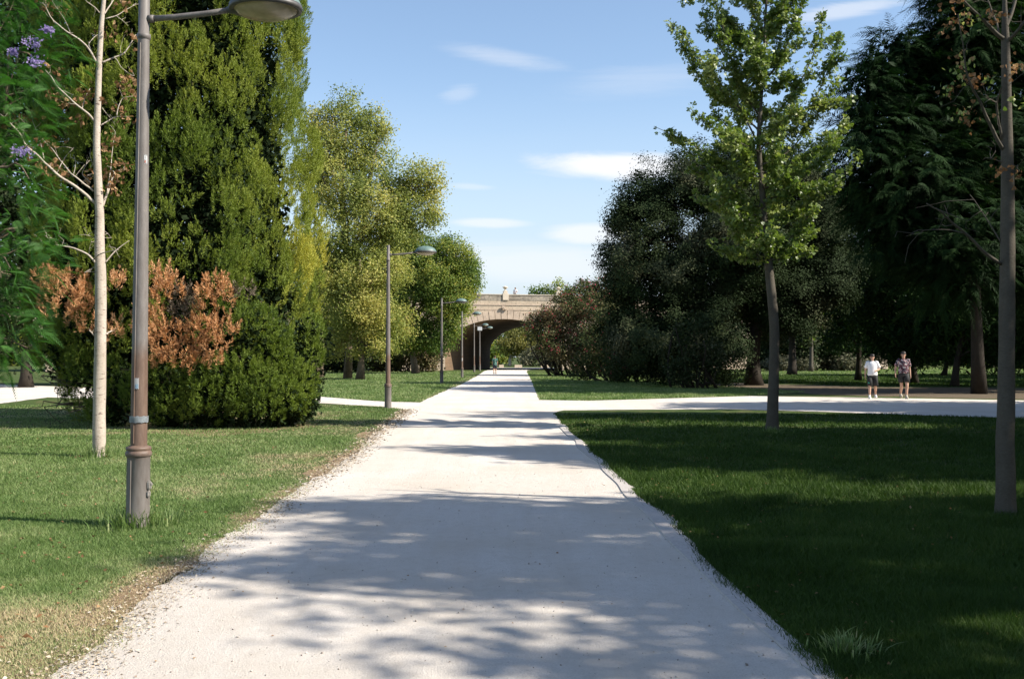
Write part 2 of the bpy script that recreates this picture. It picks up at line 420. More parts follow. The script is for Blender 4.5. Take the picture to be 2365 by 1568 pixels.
# flush kerb along the right of the path
ke = [p for p in Rnear[8:]]
kb = bmesh.new(); prev = None
kl = np.array([p[:2] for p in ke][::-1])          # near -> far
seg = []
for i in range(len(kl) - 1):
    a, b = kl[i], kl[i+1]; L = np.linalg.norm(b - a); k = max(1, int(L / .3))
    for j in range(k): seg.append(a + (b - a) * j / k)
seg.append(kl[-1]); seg = np.array(seg)
sm = seg.copy()
for _ in range(12): sm[1:-1] = (sm[:-2] + sm[1:-1] * 2 + sm[2:]) / 4
for i, p in enumerate(sm):
    p = p + np.array([(vnoise(np.array([p[0], p[1], 0.]), .8, 4) - .5) * .10, 0]); q = np.array([p[0], p[1], 0]); j = (vnoise(q, 3.0) - .5) * .03; x0 = p[0] - .03; x1 = p[0] + .11 + j
    cur = [kb.verts.new((x0, p[1], .006)), kb.verts.new((x0 + .01, p[1], .024)), kb.verts.new((x1, p[1], .024)), kb.verts.new((x1 + .01, p[1], -.02))]
    if prev:
        for a in range(3): kb.faces.new((prev[a], cur[a], cur[a+1], prev[a+1]))
    prev = cur
k_o = bm_obj('kerb', kb, M_KERB); k_o['kind'] = 'structure'

# ================================================================== GRASS
def in_poly(x, y, poly):
    px, py = poly[:, 0], poly[:, 1]; ins = np.zeros(len(x), bool); n = len(px); j = n - 1
    for i in range(n):
        if py[i] != py[j]:
            c = ((py[i] > y) != (py[j] > y)) & (x < (px[j] - px[i]) * (y - py[i]) / (py[j] - py[i]) + px[i]); ins ^= c
        j = i
    return ins
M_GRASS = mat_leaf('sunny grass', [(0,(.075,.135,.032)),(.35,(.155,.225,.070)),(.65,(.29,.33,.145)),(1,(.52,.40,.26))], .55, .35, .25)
def grass(name, x0f, x1f, Y0, Y1, n, h, power=2.0, dry=0.5, seed=0, wmin=.0040, poly=None, mat=None):
    """blades thinned with distance; kept off the path"""
    rs = np.random.RandomState(seed)
    t = rs.rand(n); a = 1 - power
    Y = (Y0**a + t * (Y1**a - Y0**a)) ** (1 / a)
    xa = x0f(Y); xb = x1f(Y); X = xa + (xb - xa) * rs.rand(n)
    k = ~in_poly(X + ((-.02 if Y1 < 30 else 0) + .11 * rs.rand(n) ** 2.2 if X.mean() > 0 else -.22 * rs.rand(n) ** 2.2), Y, path_out)
    if poly is not None: k &= in_poly(X, Y, poly)
    X, Y = X[k], Y[k]; q = np.stack([X, Y, 0*X], 1)
    patch = vnoise(q, .33, seed) * .55 + vnoise(q, 1.1, seed + 1) * .3 + vnoise(q, 4.0, seed + 2) * .15
    D = np.clip((patch - (1 - dry)) * 5 + .25, 0, 1)                      # 1 = dry/bare
    # shoulder next to the path is dry on the left
    if X.mean() < 0:
        ed = np.interp(Y, [p[1] for p in Lnear], [p[0] for p in Lnear]); dd = ed - X
        D = np.clip(D + np.clip(.9 - dd / .5, 0, 1) * (vnoise(q, 1.7, 9) * 1.35), 0, 1)
    keep = rs.rand(len(X)) > D * .62
    X, Y, D, q = X[keep], Y[keep], D[keep], q[keep]; m = len(X)
    tall = .6 + 1.0 * vnoise(q, 2.2, seed + 5)
    hh = h * tall * (.55 + .7 * rs.rand(m)) * (1 - .5 * D); ww = np.maximum(wmin, .00045 * Y) * (.7 + .6 * rs.rand(m))
    an = rs.rand(m) * 2 * math.pi; s = np.stack([np.cos(an), np.sin(an), 0*an], 1) * ww[:, None]
    ln = rs.randn(m, 3) * hh[:, None] * .55; ln[:, 2] = hh
    b = np.stack([X, Y, 0*X], 1)
    V = np.stack([b - s, b + s, b + ln], 1).reshape(-1, 3)
    tint = np.clip(.10 + .42 * vnoise(q, .9, seed + 7) + .30 * (vnoise(q, 3.3, seed + 8) - .35) + D * .55 + rs.randn(m) * .13, 0, 1)
    o = mesh_obj(name, V, np.arange(m * 3).reshape(-1, 3), mat or M_GRASS, None, tint=tint)
    return tag(o, kind='stuff')
M_SHADEGRASS = mat_leaf('shade darkened grass', [(0,(.022,.046,.008)),(.45,(.046,.086,.016)),(.7,(.082,.125,.028)),(1,(.22,.20,.08))], .6, .25, .15)  # deep shade of the right-hand lawns put into a darker grass colour
lx = lambda Y: -(.54 * Y + .6)
g1 = grass('grass', lx, lambda Y: -2.0 + 0*Y - .02*Y, 3.6, 33, 520000, .034, 1.75, .50, 1)
tag(g1, 'sunlit patchy lawn with dry spots left of the gravel path', 'grass')
g2 = grass('grass', lambda Y: 1.3 + 0*Y - .01*Y, lambda Y: .54 * Y + .8, 3.6, 27.6, 420000, .060, 1.75, .16, 2, mat=M_SHADEGRASS)
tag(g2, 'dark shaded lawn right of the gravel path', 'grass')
poly_fl = np.array([p[:2] for p in Gs([(971,929),(887,927),(719,914),(400,903),(166,893),(166,862),(600,853),(900,850),(1090,848),(1101,869),(1063,889),(1031,901)])])
g3 = grass('grass', lambda Y: -.50*Y, lambda Y: -2.6 + 0*Y, 33, 110, 150000, .06, 1.6, .22, 3, .012, poly_fl)
tag(g3, 'bright green lawn beyond the left side path around the far lamps', 'grass')
poly_mr = np.array([p[:2] for p in Gs([(1246,924),(1237,904),(1226,876),(1217,860),(1300,852),(1480,870),(1660,892),(1860,905),(1733,914),(1560,919),(1360,925)])])
g4 = grass('grass', lambda Y: .5 + 0*Y, lambda Y: .36*Y, 35, 100, 110000, .06, 1.6, .25, 4, .012, poly_mr)
tag(g4, 'narrow sunny lawn strip between the far crossing path and the dark tree', 'grass')
poly_md = np.array([p[:2] for p in Gs([(1640,868),(1640,884),(1800,886),(1990,891),(2500,895),(2500,860),(1900,866)])])
g6 = grass('grass', lambda Y: .15*Y, lambda Y: .56*Y, 50, 105, 60000, .08, 1.5, .3, 6, .014, poly_md, mat=M_SHADEGRASS)
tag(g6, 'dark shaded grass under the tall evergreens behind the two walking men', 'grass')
poly_br = np.array([p[:2] for p in Gs([(1640,868),(1900,866),(2365,860),(2365,846),(1640,846)])])
g5 = grass('grass', lambda Y: .15*Y, lambda Y: .53*Y, 60, 150, 60000, .08, 1.5, .2, 5, .02, poly_br)
tag(g5, 'sunlit strip of lawn far behind the tree trunks on the right', 'grass')

def tuft(name, c, n, h, spread, seed, label, dry=0.0):
    rs = np.random.RandomState(seed); V = []; Fq = []; T = []
    for i in range(n):
        r = spread * abs(rs.randn()) * .6; a = rs.rand() * 6.283
        b = np.array([c[0] + math.cos(a) * r, c[1] + math.sin(a) * r, 0]); L = h * (.45 + .7 * rs.rand())
        d = np.array([math.cos(a) * rs.rand() * .7 + rs.randn() * .3, math.sin(a) * rs.rand() * .7 + rs.randn() * .3, 0]); w_ = .0035 + .003 * rs.rand()
        sd_ = np.array([-d[1], d[0], 0]) + rs.randn(3) * .1; sd_[2] = 0; sd_ = sd_ / (np.linalg.norm(sd_) + 1e-6) * w_
        k = len(V)
        for j, t in enumerate((0, .4, .75, 1.0)):
            q = b + d * L * t * t * .9 + np.array([0, 0, L * (t - .28 * t * t * np.linalg.norm(d))]); ww = (1, .9, .55, .08)[j]
            V += [q - sd_ * ww, q + sd_ * ww]
            if j: Fq.append([k+2*j-2, k+2*j-1, k+2*j+1, k+2*j]); T.append(np.clip(.3 + rs.randn() * .15 + dry * rs.rand(), 0, 1))
    o = mesh_obj(name, np.array(V), np.array(Fq), M_GRASS, None, tint=np.array(T)); return tag(o, label, 'grass', kind='stuff')
LB1 = G(318, 1216)
tuft('grass_tuft', LB1, 620, .20, .34, 3, 'long grass growing round the foot of the nearest lamp post')
SB = G(228, 1056)
tuft('grass_tuft', SB, 300, .24, .32, 4, 'long grass round the foot of the pale leafless sapling')
tuft('grass_tuft', G(1960, 1515), 260, .12, .17, 5, 'pale grass tuft at the path edge in the bottom right corner', .15)
tuft('grass_tuft', G(1785, 1000), 150, .16, .3, 6, 'grass at the foot of the leafy sapling on the right lawn')

# pebbles and fallen leaves on the path
rs = np.random.RandomState(3); n = 900
Y = 3.6 * (14 / 3.6) ** rs.rand(n); X = -2.3 + 3.9 * rs.rand(n); s_ = .003 + .005 * rs.rand(n) ** 3
cube = unit(np.array([[-1,-1,-.6],[1,-1,-.6],[1,1,-.6],[-1,1,-.6],[-.7,-.7,.7],[.7,-.7,.7],[.7,.7,.7],[-.7,.7,.7]], float))
V = np.stack([X, Y, .010 + s_ * .5], 1)[:, None] + cube[None] * s_[:, None, None] * (1 + .35 * rs.randn(n, 8, 1))
ft = np.array([[0,3,2,1],[4,5,6,7],[0,1,5,4],[1,2,6,5],[2,3,7,6],[3,0,4,7]])
M_PEB = mat_leaf('pebble', [(0, (.24,.20,.17)), (1, (.60,.55,.5))], .9, 0)
tag(mesh_obj('pebbles', V.reshape(-1, 3), (np.arange(n)[:, None, None] * 8 + ft).reshape(-1, 4), M_PEB, tint=np.repeat(rs.rand(n), 6)), 'loose pebbles scattered over the near part of the gravel path', 'pebbles', kind='stuff')
M_DEAD = mat_leaf('dead leaf', [(0,(.13,.07,.035)),(.6,(.27,.15,.075)),(1,(.42,.28,.15))], .8, .25, .1)
Lf = Leaves(); n = 300; Y = 4 * (22 / 4) ** rs.rand(n); X = np.where(rs.rand(n) < .6, np.interp(Y, [4,22], [-2.3,-2.9]) - .3*rs.randn(n), -2 + 3.4*rs.rand(n))
Lf.add(np.stack([X, Y, .016 + 0*X], 1), np.concatenate([rs.randn(n, 2), np.zeros((n,1))], 1), np.array([0,0,1.]) + rs.randn(n,3)*.25, .012 + .016*rs.rand(n), LEAF, rs.rand(n))
n = 1100; Y = 4.5 * (26 / 4.5) ** rs.rand(n); X = np.where(rs.rand(n) < .65, -2.6 - (.40 * Y) * rs.rand(n), 1.6 + (.30 * Y) * rs.rand(n) ** 1.5)
Lf.add(np.stack([X, Y, .02 + .02 * rs.rand(n)], 1), np.concatenate([rs.randn(n, 2), .3 * rs.randn(n, 1)], 1), np.array([0,0,1.]) + rs.randn(n,3)*.5, .022 + .026*rs.rand(n), LEAF, rs.rand(n))
tag(Lf.build('fallen_leaves', M_DEAD), 'small dead brown leaves strewn on the path and its left edge', 'fallen leaves', kind='stuff')

n = 9000; rs = np.random.RandomState(8); Y = 3.6 * (30 / 3.6) ** rs.rand(n); X = np.interp(Y, [p[1] for p in Lnear], [p[0] for p in Lnear]) + rs.randn(n) * .13 + .03
Lf = Leaves(); Lf.add(np.stack([X, Y, .013 + .004 * rs.rand(n)], 1), np.concatenate([rs.randn(n, 2), .25 * rs.randn(n, 1)], 1), np.array([0, 0, 1.]) + rs.randn(n, 3) * .5, (.010 + .022 * rs.rand(n) ** 2) * np.maximum(1, Y / 9), LEAF, rs.rand(n))
M_CRUMB = mat_leaf('soil crumb', [(0,(.22,.17,.12)),(.5,(.36,.29,.21)),(1,(.52,.46,.38))], .9, 0, .1)
tag(Lf.build('soil_crumbs', M_CRUMB), 'crumbs of dry soil and straw along the left edge of the gravel path', 'soil crumbs', kind='stuff')

# ================================================================== FOLIAGE MATERIALS
M_CYP = mat_leaf('cypress foliage', [(0,(.060,.105,.019)),(.35,(.150,.205,.034)),(.7,(.29,.32,.055)),(1,(.50,.45,.08))], .6, .22, .2)
M_CYPD = mat_leaf('dead cypress foliage', [(0,(.30,.145,.065)),(.5,(.54,.29,.14)),(1,(.70,.45,.26))], .8, .2, .1)
M_CYPG = mat_leaf('grey cypress twigs', [(0,(.10,.08,.055)),(1,(.20,.16,.12))], .9, .1, .1)
M_DARK = mat_leaf('dark leaf with highlight tint', [(0,(.010,.019,.006)),(.5,(.022,.036,.012)),(.75,(.042,.055,.024)),(1,(.11,.115,.065))], .7, .10, .08)  # palest tint stands in for sunlit highlights on the leaves
M_CON = mat_leaf('dark feathery foliage', [(0,(.009,.024,.007)),(.6,(.017,.040,.010)),(1,(.050,.095,.020))], .7, .15, .08)
M_YEL = mat_leaf('yellow green leaf', [(0,(.10,.135,.035)),(.4,(.20,.235,.065)),(.75,(.33,.34,.095)),(1,(.48,.43,.14))], .6, .42, .15)
M_GRN = mat_leaf('mid green leaf', [(0,(.055,.10,.022)),(.5,(.12,.18,.040)),(.85,(.24,.27,.060)),(1,(.36,.34,.08))], .6, .38, .15)
M_GINK = mat_leaf('fan leaf', [(0,(.060,.105,.020)),(.45,(.15,.21,.045)),(1,(.42,.44,.16))], .42, .35, .45)
M_JAC = mat_leaf('fern like leaf', [(0,(.030,.085,.018)),(.6,(.060,.150,.032)),(1,(.12,.22,.055))], .5, .4, .3)
M_OLE = mat_leaf('oleander leaf', [(0,(.040,.060,.020)),(.5,(.090,.100,.040)),(1,(.20,.15,.08))], .6, .25, .12)
M_PINK = mat_leaf('pink flower', [(0,(.50,.05,.09)),(1,(.75,.16,.22))], .6, .35, .2)
M_PURP = mat_leaf('purple flower', [(0,(.22,.17,.36)),(1,(.38,.31,.52))], .6, .4, .2)
M_FAR = mat_leaf('sunlit far leaf', [(0,(.09,.10,.03)),(.5,(.19,.18,.05)),(1,(.30,.27,.09))], .6, .35, .2)
M_GREY = mat_leaf('greyish shrub leaf', [(0,(.09,.095,.055)),(1,(.20,.19,.12))], .6, .25, .2)
M_PALEBARK = mat_bark('pale sapling bark', (.52, .45, .38), (.31, .25, .20), 9, 3.0, .5, (.16, .12, .10))
M_BARK = mat_bark('grey brown bark', (.20, .15, .105), (.085, .062, .045))
M_BARKD = mat_bark('dark bark', (.045, .036, .027), (.02, .016, .012))
M_BARKG = mat_bark('young grey bark', (.105, .092, .072), (.06, .05, .038), 10, 2.0, .4)

def ltree(name, Y, base_uv, top_uv, lobes, mat, label, cat='tree', group=None, dens=2.2, per=42, crad=.42, size=.15, shape=LEAF,
          r0=.3, gap=0.0, gfreq=.8, seed=0, up=.3, droop=.0, bark=None, inner=.5, limbs=True, tk=None, lump=.25):
    b = G(*base_uv) if base_uv[1] > 826 else P(base_uv[0], base_uv[1], Y)
    b = np.array([b[0] * Y / b[1], Y, 0.0])
    t = thing(name, b, label, cat, group)
    L = Leaves(); C, D = lobe_clusters(lobes, dens, inner, gap, gfreq, seed, lump)
    fill_clusters(L, C, D, per, crad, size, shape, up=up, droop=droop, tseed=seed, **(tk or {}))
    L.build('crown', mat, t, b)
    if limbs:
        T = Tubes(); crown_limbs(T, b, P(top_uv[0], top_uv[1], Y), lobes, r0, seed); T.build('trunk', bark or M_BARK, t, b)
    return t, b, C

# ---------------------------------------------------------------- big cypress, left
Yc = 25.6; cb = np.array([P(405, 900, Yc)[0], Yc, 0]); cyp = thing('cypress_tree', cb, 'huge dense green cypress with brown dead patches behind the nearest lamp post', 'tree')
prof_z = np.array([0.1, .7, 1.5, 3, 5, 7, 9, 10.5, 12.5, 14.5, 16.2]); prof_r = np.array([1.3, 2.2, 3.0, 3.6, 3.5, 3.15, 3.1, 3.0, 2.5, 1.6, .2])
def cyp_lobes(n, seed):
    rs = np.random.RandomState(seed); z = .5 + 15.2 * (np.arange(n) + rs.rand(n)) / n; a = np.arange(n) * 2.39996 + rs.rand(n) * .5
    rr = np.interp(z, prof_z, prof_r) * (.60 + .46 * vnoise(np.stack([np.cos(a)*3.2, np.sin(a)*3.2, z*.75], 1), 1.0, 3)); return np.stack([cb[0] + np.cos(a)*rr, cb[1] + np.sin(a)*rr, z], 1), np.stack([np.cos(a), np.sin(a), 0*a], 1), .38 + .34 * rs.rand(n)
def cyp_plumes(n, seed):
    rs = np.random.RandomState(seed); z = .5 + 15.0 * (np.arange(n) + rs.rand(n)) / n; a = np.arange(n) * 2.39996 + rs.rand(n) * .6
    rr = np.interp(z, prof_z, prof_r) * (.66 + .17 * rs.rand(n)); C0 = np.stack([cb[0] + np.cos(a)*rr, cb[1] + np.sin(a)*rr, z], 1); D0 = np.stack([np.cos(a), np.sin(a), 0*a], 1)
    br_ = .50 + .26 * rs.rand(n); CC, DD, RR = [], [], []
    for k in range(5):
        d = unit(rs.randn(n, 3) * np.array([.8, .8, .9]) + D0 * 1.0 + np.array([0, 0, .25])); h = d[:, 2:3]
        CC.append(C0 + d * br_[:, None] * np.array([.75, .75, 1.15]) + D0 * (np.clip(h + .3, 0, 2) * .16)); DD.append(unit(D0 + d * .7)); RR.append(.26 + .15 * rs.rand(n))
    return np.concatenate(CC), np.concatenate(DD), np.concatenate(RR)
LC, LD, LR = cyp_plumes(225, 2)
vis = LD[:, 1] < .97; LC, LD, LR = LC[vis], LD[vis], LR[vis]
# low spreading boughs to the right front
def bough(u, v, Y, r, out): 
    return P(u, v, Y), unit(np.array(out, float)), r
NMAIN = len(LC)
ex = [bough(690,905,22.8,.32,(1,-.5,.2)), bough(655,920,22.4,.42,(.9,-.6,.2)), bough(600,900,22.3,.5,(.6,-.8,.2)), bough(610,935,22.2,.38,(.6,-.8,0)), bough(540,910,22.2,.52,(.3,-1,.2)), bough(675,945,22.6,.3,(1,-.4,-.1)),
      bough(640,880,22.9,.45,(.9,-.5,.4)), bough(470,920,22.1,.5,(.1,-1,.2)), bough(400,925,22.2,.5,(0,-1,.2)), bough(330,915,22.3,.5,(-.3,-1,.1)), bough(270,880,22.6,.5,(-.5,-1,.1)), bough(620,830,22.8,.55,(.8,-.6,.3)),
      bough(590,760,22.5,.55,(.6,-.8,.3)), bough(700,830,23.5,.5,(1,-.2,.2)), bough(630,955,22.3,.25,(1,-.4,-.1)), bough(500,960,22.2,.3,(.2,-1,0)), bough(380,965,22.2,.3,(0,-1,0)),bough(705,880,23,.28,(1,-.2,.2)), bough(560,860,22.3,.45,(.5,-.9,.1)), bough(700,920,22.7,.26,(1,-.4,0)), bough(665,860,22.9,.36,(.9,-.5,.3)), bough(640,800,22.9,.40,(.9,-.5,.3)), bough(520,870,22.2,.42,(.2,-1,.2)), bough(450,880,22.1,.42,(0,-1,.3)), bough(350,880,22.1,.45,(-.2,-1,.2)), bough(710,770,23.6,.4,(1,-.3,.2)), bough(200,850,22.8,.5,(-.6,-1,.1)), bough(140,820,23.2,.5,(-.8,-.8,.1)), bough(180,780,22.9,.5,(-.6,-1,.1)), bough(240,950,22.6,.4,(-.5,-1,0)), bough(560,950,22.1,.3,(.3,-1,0)), bough(600,870,23.2,.5,(.6,-.6,.3)), bough(680,885,23.2,.42,(.9,-.4,.3)), bough(660,925,23.0,.42,(.8,-.5,.1)), bough(585,925,23.0,.45,(.5,-.8,.1)), bough(690,940,23.2,.3,(1,-.3,0)), bough(440,950,22.1,.32,(.1,-1,0))]
LC = np.concatenate([LC, np.array([e[0] for e in ex])]); LD = np.concatenate([LD, np.array([e[1] for e in ex])]); LR = np.concatenate([LR, np.array([e[2] for e in ex])])
# dead brown patches facing the camera
dead = [(160,700,.62),(130,665,.40),(205,740,.45),(195,690,.4),(275,668,.25),(370,668,.42),(395,690,.35),(495,690,.40),(520,700,.26),(350,735,.30),(470,760,.36),(515,775,.36),(500,815,.36),(400,800,.50),(350,770,.4),(430,830,.34),(460,850,.3),(380,845,.3),(270,780,.3)]
DC = np.array([P(u, v, 21.9 + (.5 if u < 260 else 0)) for u, v, r in dead])
def cyp_tufts(L, LC, LD, LR, dens, per, blen, tbase=0.12, seed=0, yel=True, spread=.42, tl=(.18,.34)):
    n = (LR ** 2 * dens).astype(int) + 6; idx = np.repeat(np.arange(len(LC)), n); m = len(idx)
    d = unit(rand_dirs(m) + LD[idx] * .95 + np.array([0, 0, .30])); tap = np.where(yel, 1 - .50 * np.clip(d[:, 2], 0, 1) - .25 * np.clip(-d[:, 2], 0, 1), 1.0)[:, None]
    s = LC[idx] + d * LR[idx][:, None] * np.concatenate([tap, tap, np.full((m, 1), 1.9 if yel else 1.1)], 1) * (.80 + .2 * RS.rand(m))[:, None]
    s = s + LD[idx] * (np.clip(d[:, 2] + .6, 0, 2) * LR[idx] * (.42 if yel else 0))[:, None]
    ax = unit(d * .55 + np.array([0, 0, .85]) + RS.randn(m, 3) * .16); tl_ = tl[0] + (tl[1] - tl[0]) * RS.rand(m)
    j = np.repeat(np.arange(m), per); q = len(j); t = RS.rand(q)
    rad = rand_dirs(q); rad = unit(rad - ax[j] * np.sum(rad * ax[j], 1)[:, None])
    pos = s[j] + ax[j] * (t * tl_[j])[:, None] + rad * ((1.05 - t) * .062 * RS.rand(q))[:, None]
    dr = unit(ax[j] * (.55 + t[:, None] * .6) + rad * spread * (1.3 - t)[:, None] + RS.randn(q, 3) * .12)
    nr = unit(rad + RS.randn(q, 3) * .4)
    tint = tbase + .35 * vnoise(s, .8, seed)[j] + .16 * vnoise(s, 3, seed+1)[j] + .12 * t + RS.randn(q) * .05
    if yel:  # yellower tint down the right flank
        uu = s[:, 0] - cb[0]; f = np.clip((uu - 1.9) / 1.6, 0, 1) * np.clip(1.1 - abs(s[:, 2] - 3.9) / 2.6, 0, 1) * (vnoise(s, 1.3, 22) > .42)
        tint = tint + .42 * f[j]
    k = pos[:, 2] > .02
    L.add(pos[k], dr[k], nr[k], (blen * (.7 + .6 * RS.rand(q)))[k], SPRAY, np.clip(tint[k], 0, 1))
keepm = np.ones(len(LC), bool)
for c_, (u, v, r) in zip(DC, dead): keepm &= ~((np.linalg.norm((LC - c_) * np.array([1, .55, 1]), axis=1) < r * .62))
km = keepm.copy(); km[NMAIN:] = False; ke_ = keepm.copy(); ke_[:NMAIN] = False
low = LC[:, 2] < 1.9; km &= ~(low & (LC[:, 0] > cb[0] + 1.2))
L = Leaves(); cyp_tufts(L, LC[km], LD[km], LR[km], 235, 38, .052, spread=.75, tl=(.13,.30))
cyp_tufts(L, LC[ke_], LD[ke_], LR[ke_] * .95, 300, 34, .058, tbase=-.05, yel=False, spread=.85, tl=(.10,.20))
ic = LC[keepm] * np.array([1,1,1]); L.build('crown', M_CYP, cyp, cb); L = Leaves()
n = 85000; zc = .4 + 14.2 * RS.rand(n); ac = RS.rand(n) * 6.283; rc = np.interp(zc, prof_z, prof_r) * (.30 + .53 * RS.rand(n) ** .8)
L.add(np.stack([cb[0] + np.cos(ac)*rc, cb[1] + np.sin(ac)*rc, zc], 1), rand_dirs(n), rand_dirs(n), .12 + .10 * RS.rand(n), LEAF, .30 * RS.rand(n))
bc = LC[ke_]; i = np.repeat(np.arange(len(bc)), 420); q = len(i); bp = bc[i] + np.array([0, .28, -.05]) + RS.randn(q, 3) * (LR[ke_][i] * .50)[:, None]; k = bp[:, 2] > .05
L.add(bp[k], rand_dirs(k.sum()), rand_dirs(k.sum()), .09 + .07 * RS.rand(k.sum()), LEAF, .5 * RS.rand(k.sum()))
L.build('inner_foliage', M_DARK, cyp, cb)  # dark leaf colour puts shade into the gaps between the plumes
L = Leaves(); cyp_tufts(L, DC, np.tile(np.array([[0, -1, .1]]), (len(DC), 1)), np.array([d[2] for d in dead]) * 1.0, 150, 34, .070, tbase=.25, yel=False, spread=.9, tl=(.12,.28))
tag(L.build('dead_foliage', M_CYPD, cyp, cb), 'rusty brown dried-out foliage')
L = Leaves(); gp = np.array([P(430,700,22.1), P(445,735,22.1), P(410,740,22.2), P(560,690,22.4)]); cyp_tufts(L, gp, np.tile(np.array([[0,-1,0]]), (4,1)), np.array([.3,.32,.25,.25]), 70, 20, .10, tbase=.3, yel=False, spread=1.2, tl=(.12,.3))
L.build('bare_twigs', M_CYPG, cyp, cb)
T = Tubes(); T.add(wobble(cb, cb + np.array([.2,0,15]), 12, .01), np.linspace(.42,.05,12), 14, .1)
rs = np.random.RandomState(4)
for i in range(46):                     # dry lower limbs
    a = -2.9 + 2.9 * rs.rand(); z = .35 + 1.6 * rs.rand(); L_ = 2.6 + 1.0 * rs.rand()
    q = wobble(cb + np.array([0,0,z]), cb + np.array([math.cos(a)*L_, math.sin(a)*L_, z*.5 + .1 + .5*rs.rand()]), 8, .06, -.05, i); T.add(q, np.linspace(.05,.012,8), 6)
    for j in range(4): T.add(wobble(q[4+j%4], q[4+j%4] + rs.randn(3)*np.array([.5,.4,.3]) , 5, .12, -.1, i*7+j), np.linspace(.012,.004,5), 4, cap=False)
T.build('trunk', M_BARK, cyp, cb)

# ---------------------------------------------------------------- fern-leaved tree at the left edge
jb = np.array([-9.6, 14.6, 0]); jac = thing('fern_leaved_tree', jb, 'bright green fern-leaved tree with small purple flowers cut by the left edge of the photo', 'tree')
jl = [(-10,100,175,15.5),(-60,260,170,15),(-30,420,165,14.6),(40,560,110,14.2),(-40,640,150,14),(-30,760,120,14),(20,150,95,15.8),(0,-80,160,15.5)]
CL = [pl(u, v, r, Y) for u, v, r, Y in jl]; C, D = lobe_clusters(CL, 34.0, .5, .26, 1.2, 3)
def fronds(L, C, D, length, npin, tb=.1):
    n = len(C); ax = unit(D * .8 + RS.randn(n, 3) * .5 + np.array([0,0,.15])); ln = length * (.7 + .6 * RS.rand(n)); tt = tb + .7 * vnoise(C, 1.1, 5)
    nr0 = unit(np.array([0,0,1.]) + RS.randn(n,3) * .35)
    for i in range(npin):
        t = .15 + .85 * i / npin
        for sgn in (-1, 1):
            sd_ = unit(np.cross(ax, nr0)) * sgn
            pos = C + ax * (t * ln)[:, None] + np.array([0,0,-1.]) * (t * t * ln * .38)[:, None]
            dr = unit(sd_ + ax * .55 + np.array([0,0,-.22])); pw = ln * .27 * math.sin(math.pi * (.12 + .8 * t))
            L.add(pos, dr, nr0, pw, (np.array([[-.05,0,0],[.05,0,0],[.075,.45,0],[.0,1,0],[-.075,.45,0]]), [np.array([[0,1,2,3,4]])]), np.clip(tt + RS.randn(n)*.08, 0, 1))
L = Leaves(); fronds(L, C, D, .30, 13); L.build('crown', M_JAC, jac, jb)
for u, v, r in [(75,98,.13),(82,143,.11),(50,350,.11),(110,70,.07),(30,120,.07)]:
    L = Leaves(); n = 90; L.add(P(u, v, 13.2) + RS.randn(n,3) * np.array([r, r, r*.55]) * .5, rand_dirs(n), rand_dirs(n), .03 + .02*RS.rand(n), LEAF, RS.rand(n)); L.build('flower_cluster', M_PURP, jac, jb)
T = Tubes(); crown_limbs(T, jb, jb + np.array([.2,0,7.5]), CL, .17, 9, twigs=5); T.build('trunk', M_BARK, jac, jb)

# ---------------------------------------------------------------- saplings traced branch by branch
def z1(l): return [(x * .3373, y * .3373) for x, y in l]
def z2(l): return [(x * .3373, 528.9 + y * .3373) for x, y in l]
YS = SB[1]
def limb(T, uv, Y, r0, r1, dY=0.0, sides=7, seed=0):
    n = len(uv); pts = np.array([P(u, v, Y + dY * (i / (n - 1)) ** 1.0) for i, (u, v) in enumerate(uv)])
    tt = np.linspace(0, n - 1, (n - 1) * 4 + 1); c = np.stack([np.interp(tt, np.arange(n), pts[:, k]) for k in range(3)], 1)
    c[1:-1] = (c[:-2] + 2*c[1:-1] + c[2:]) / 4; c[1:-1] += (vnoise(c[1:-1], 6, seed)[:, None] - .5) * .02
    T.add(c, np.linspace(r0, r1, len(c)), sides); return c
sap = thing('leafless_sapling', SB, 'pale slender leafless sapling with dead brown leaves beside the nearest lamp post', 'tree')
T = Tubes(); tr = [(228,1062),(229,1040),(229,960),(231,850),(232,760),(233,690),(232,640),(230,560),(230,500),(227,430),(223,330),(225,260),(229,150),(234,60),(240,0),(243,-60),(246,-160)]
w_ = [34,29,28,27,25.5,25,25,22,20,18,16,15,13,11,9,8,3]
tp = np.array([P(u, v, YS) for u, v in tr]); tp[0][2] = -.02
tq = np.linspace(0, len(tr)-1, 60); c = np.stack([np.interp(tq, np.arange(len(tr)), tp[:, k]) for k in range(3)], 1); T.add(c, np.interp(tq, np.arange(len(tr)), w_) / 2 / F * YS, 16, .05)
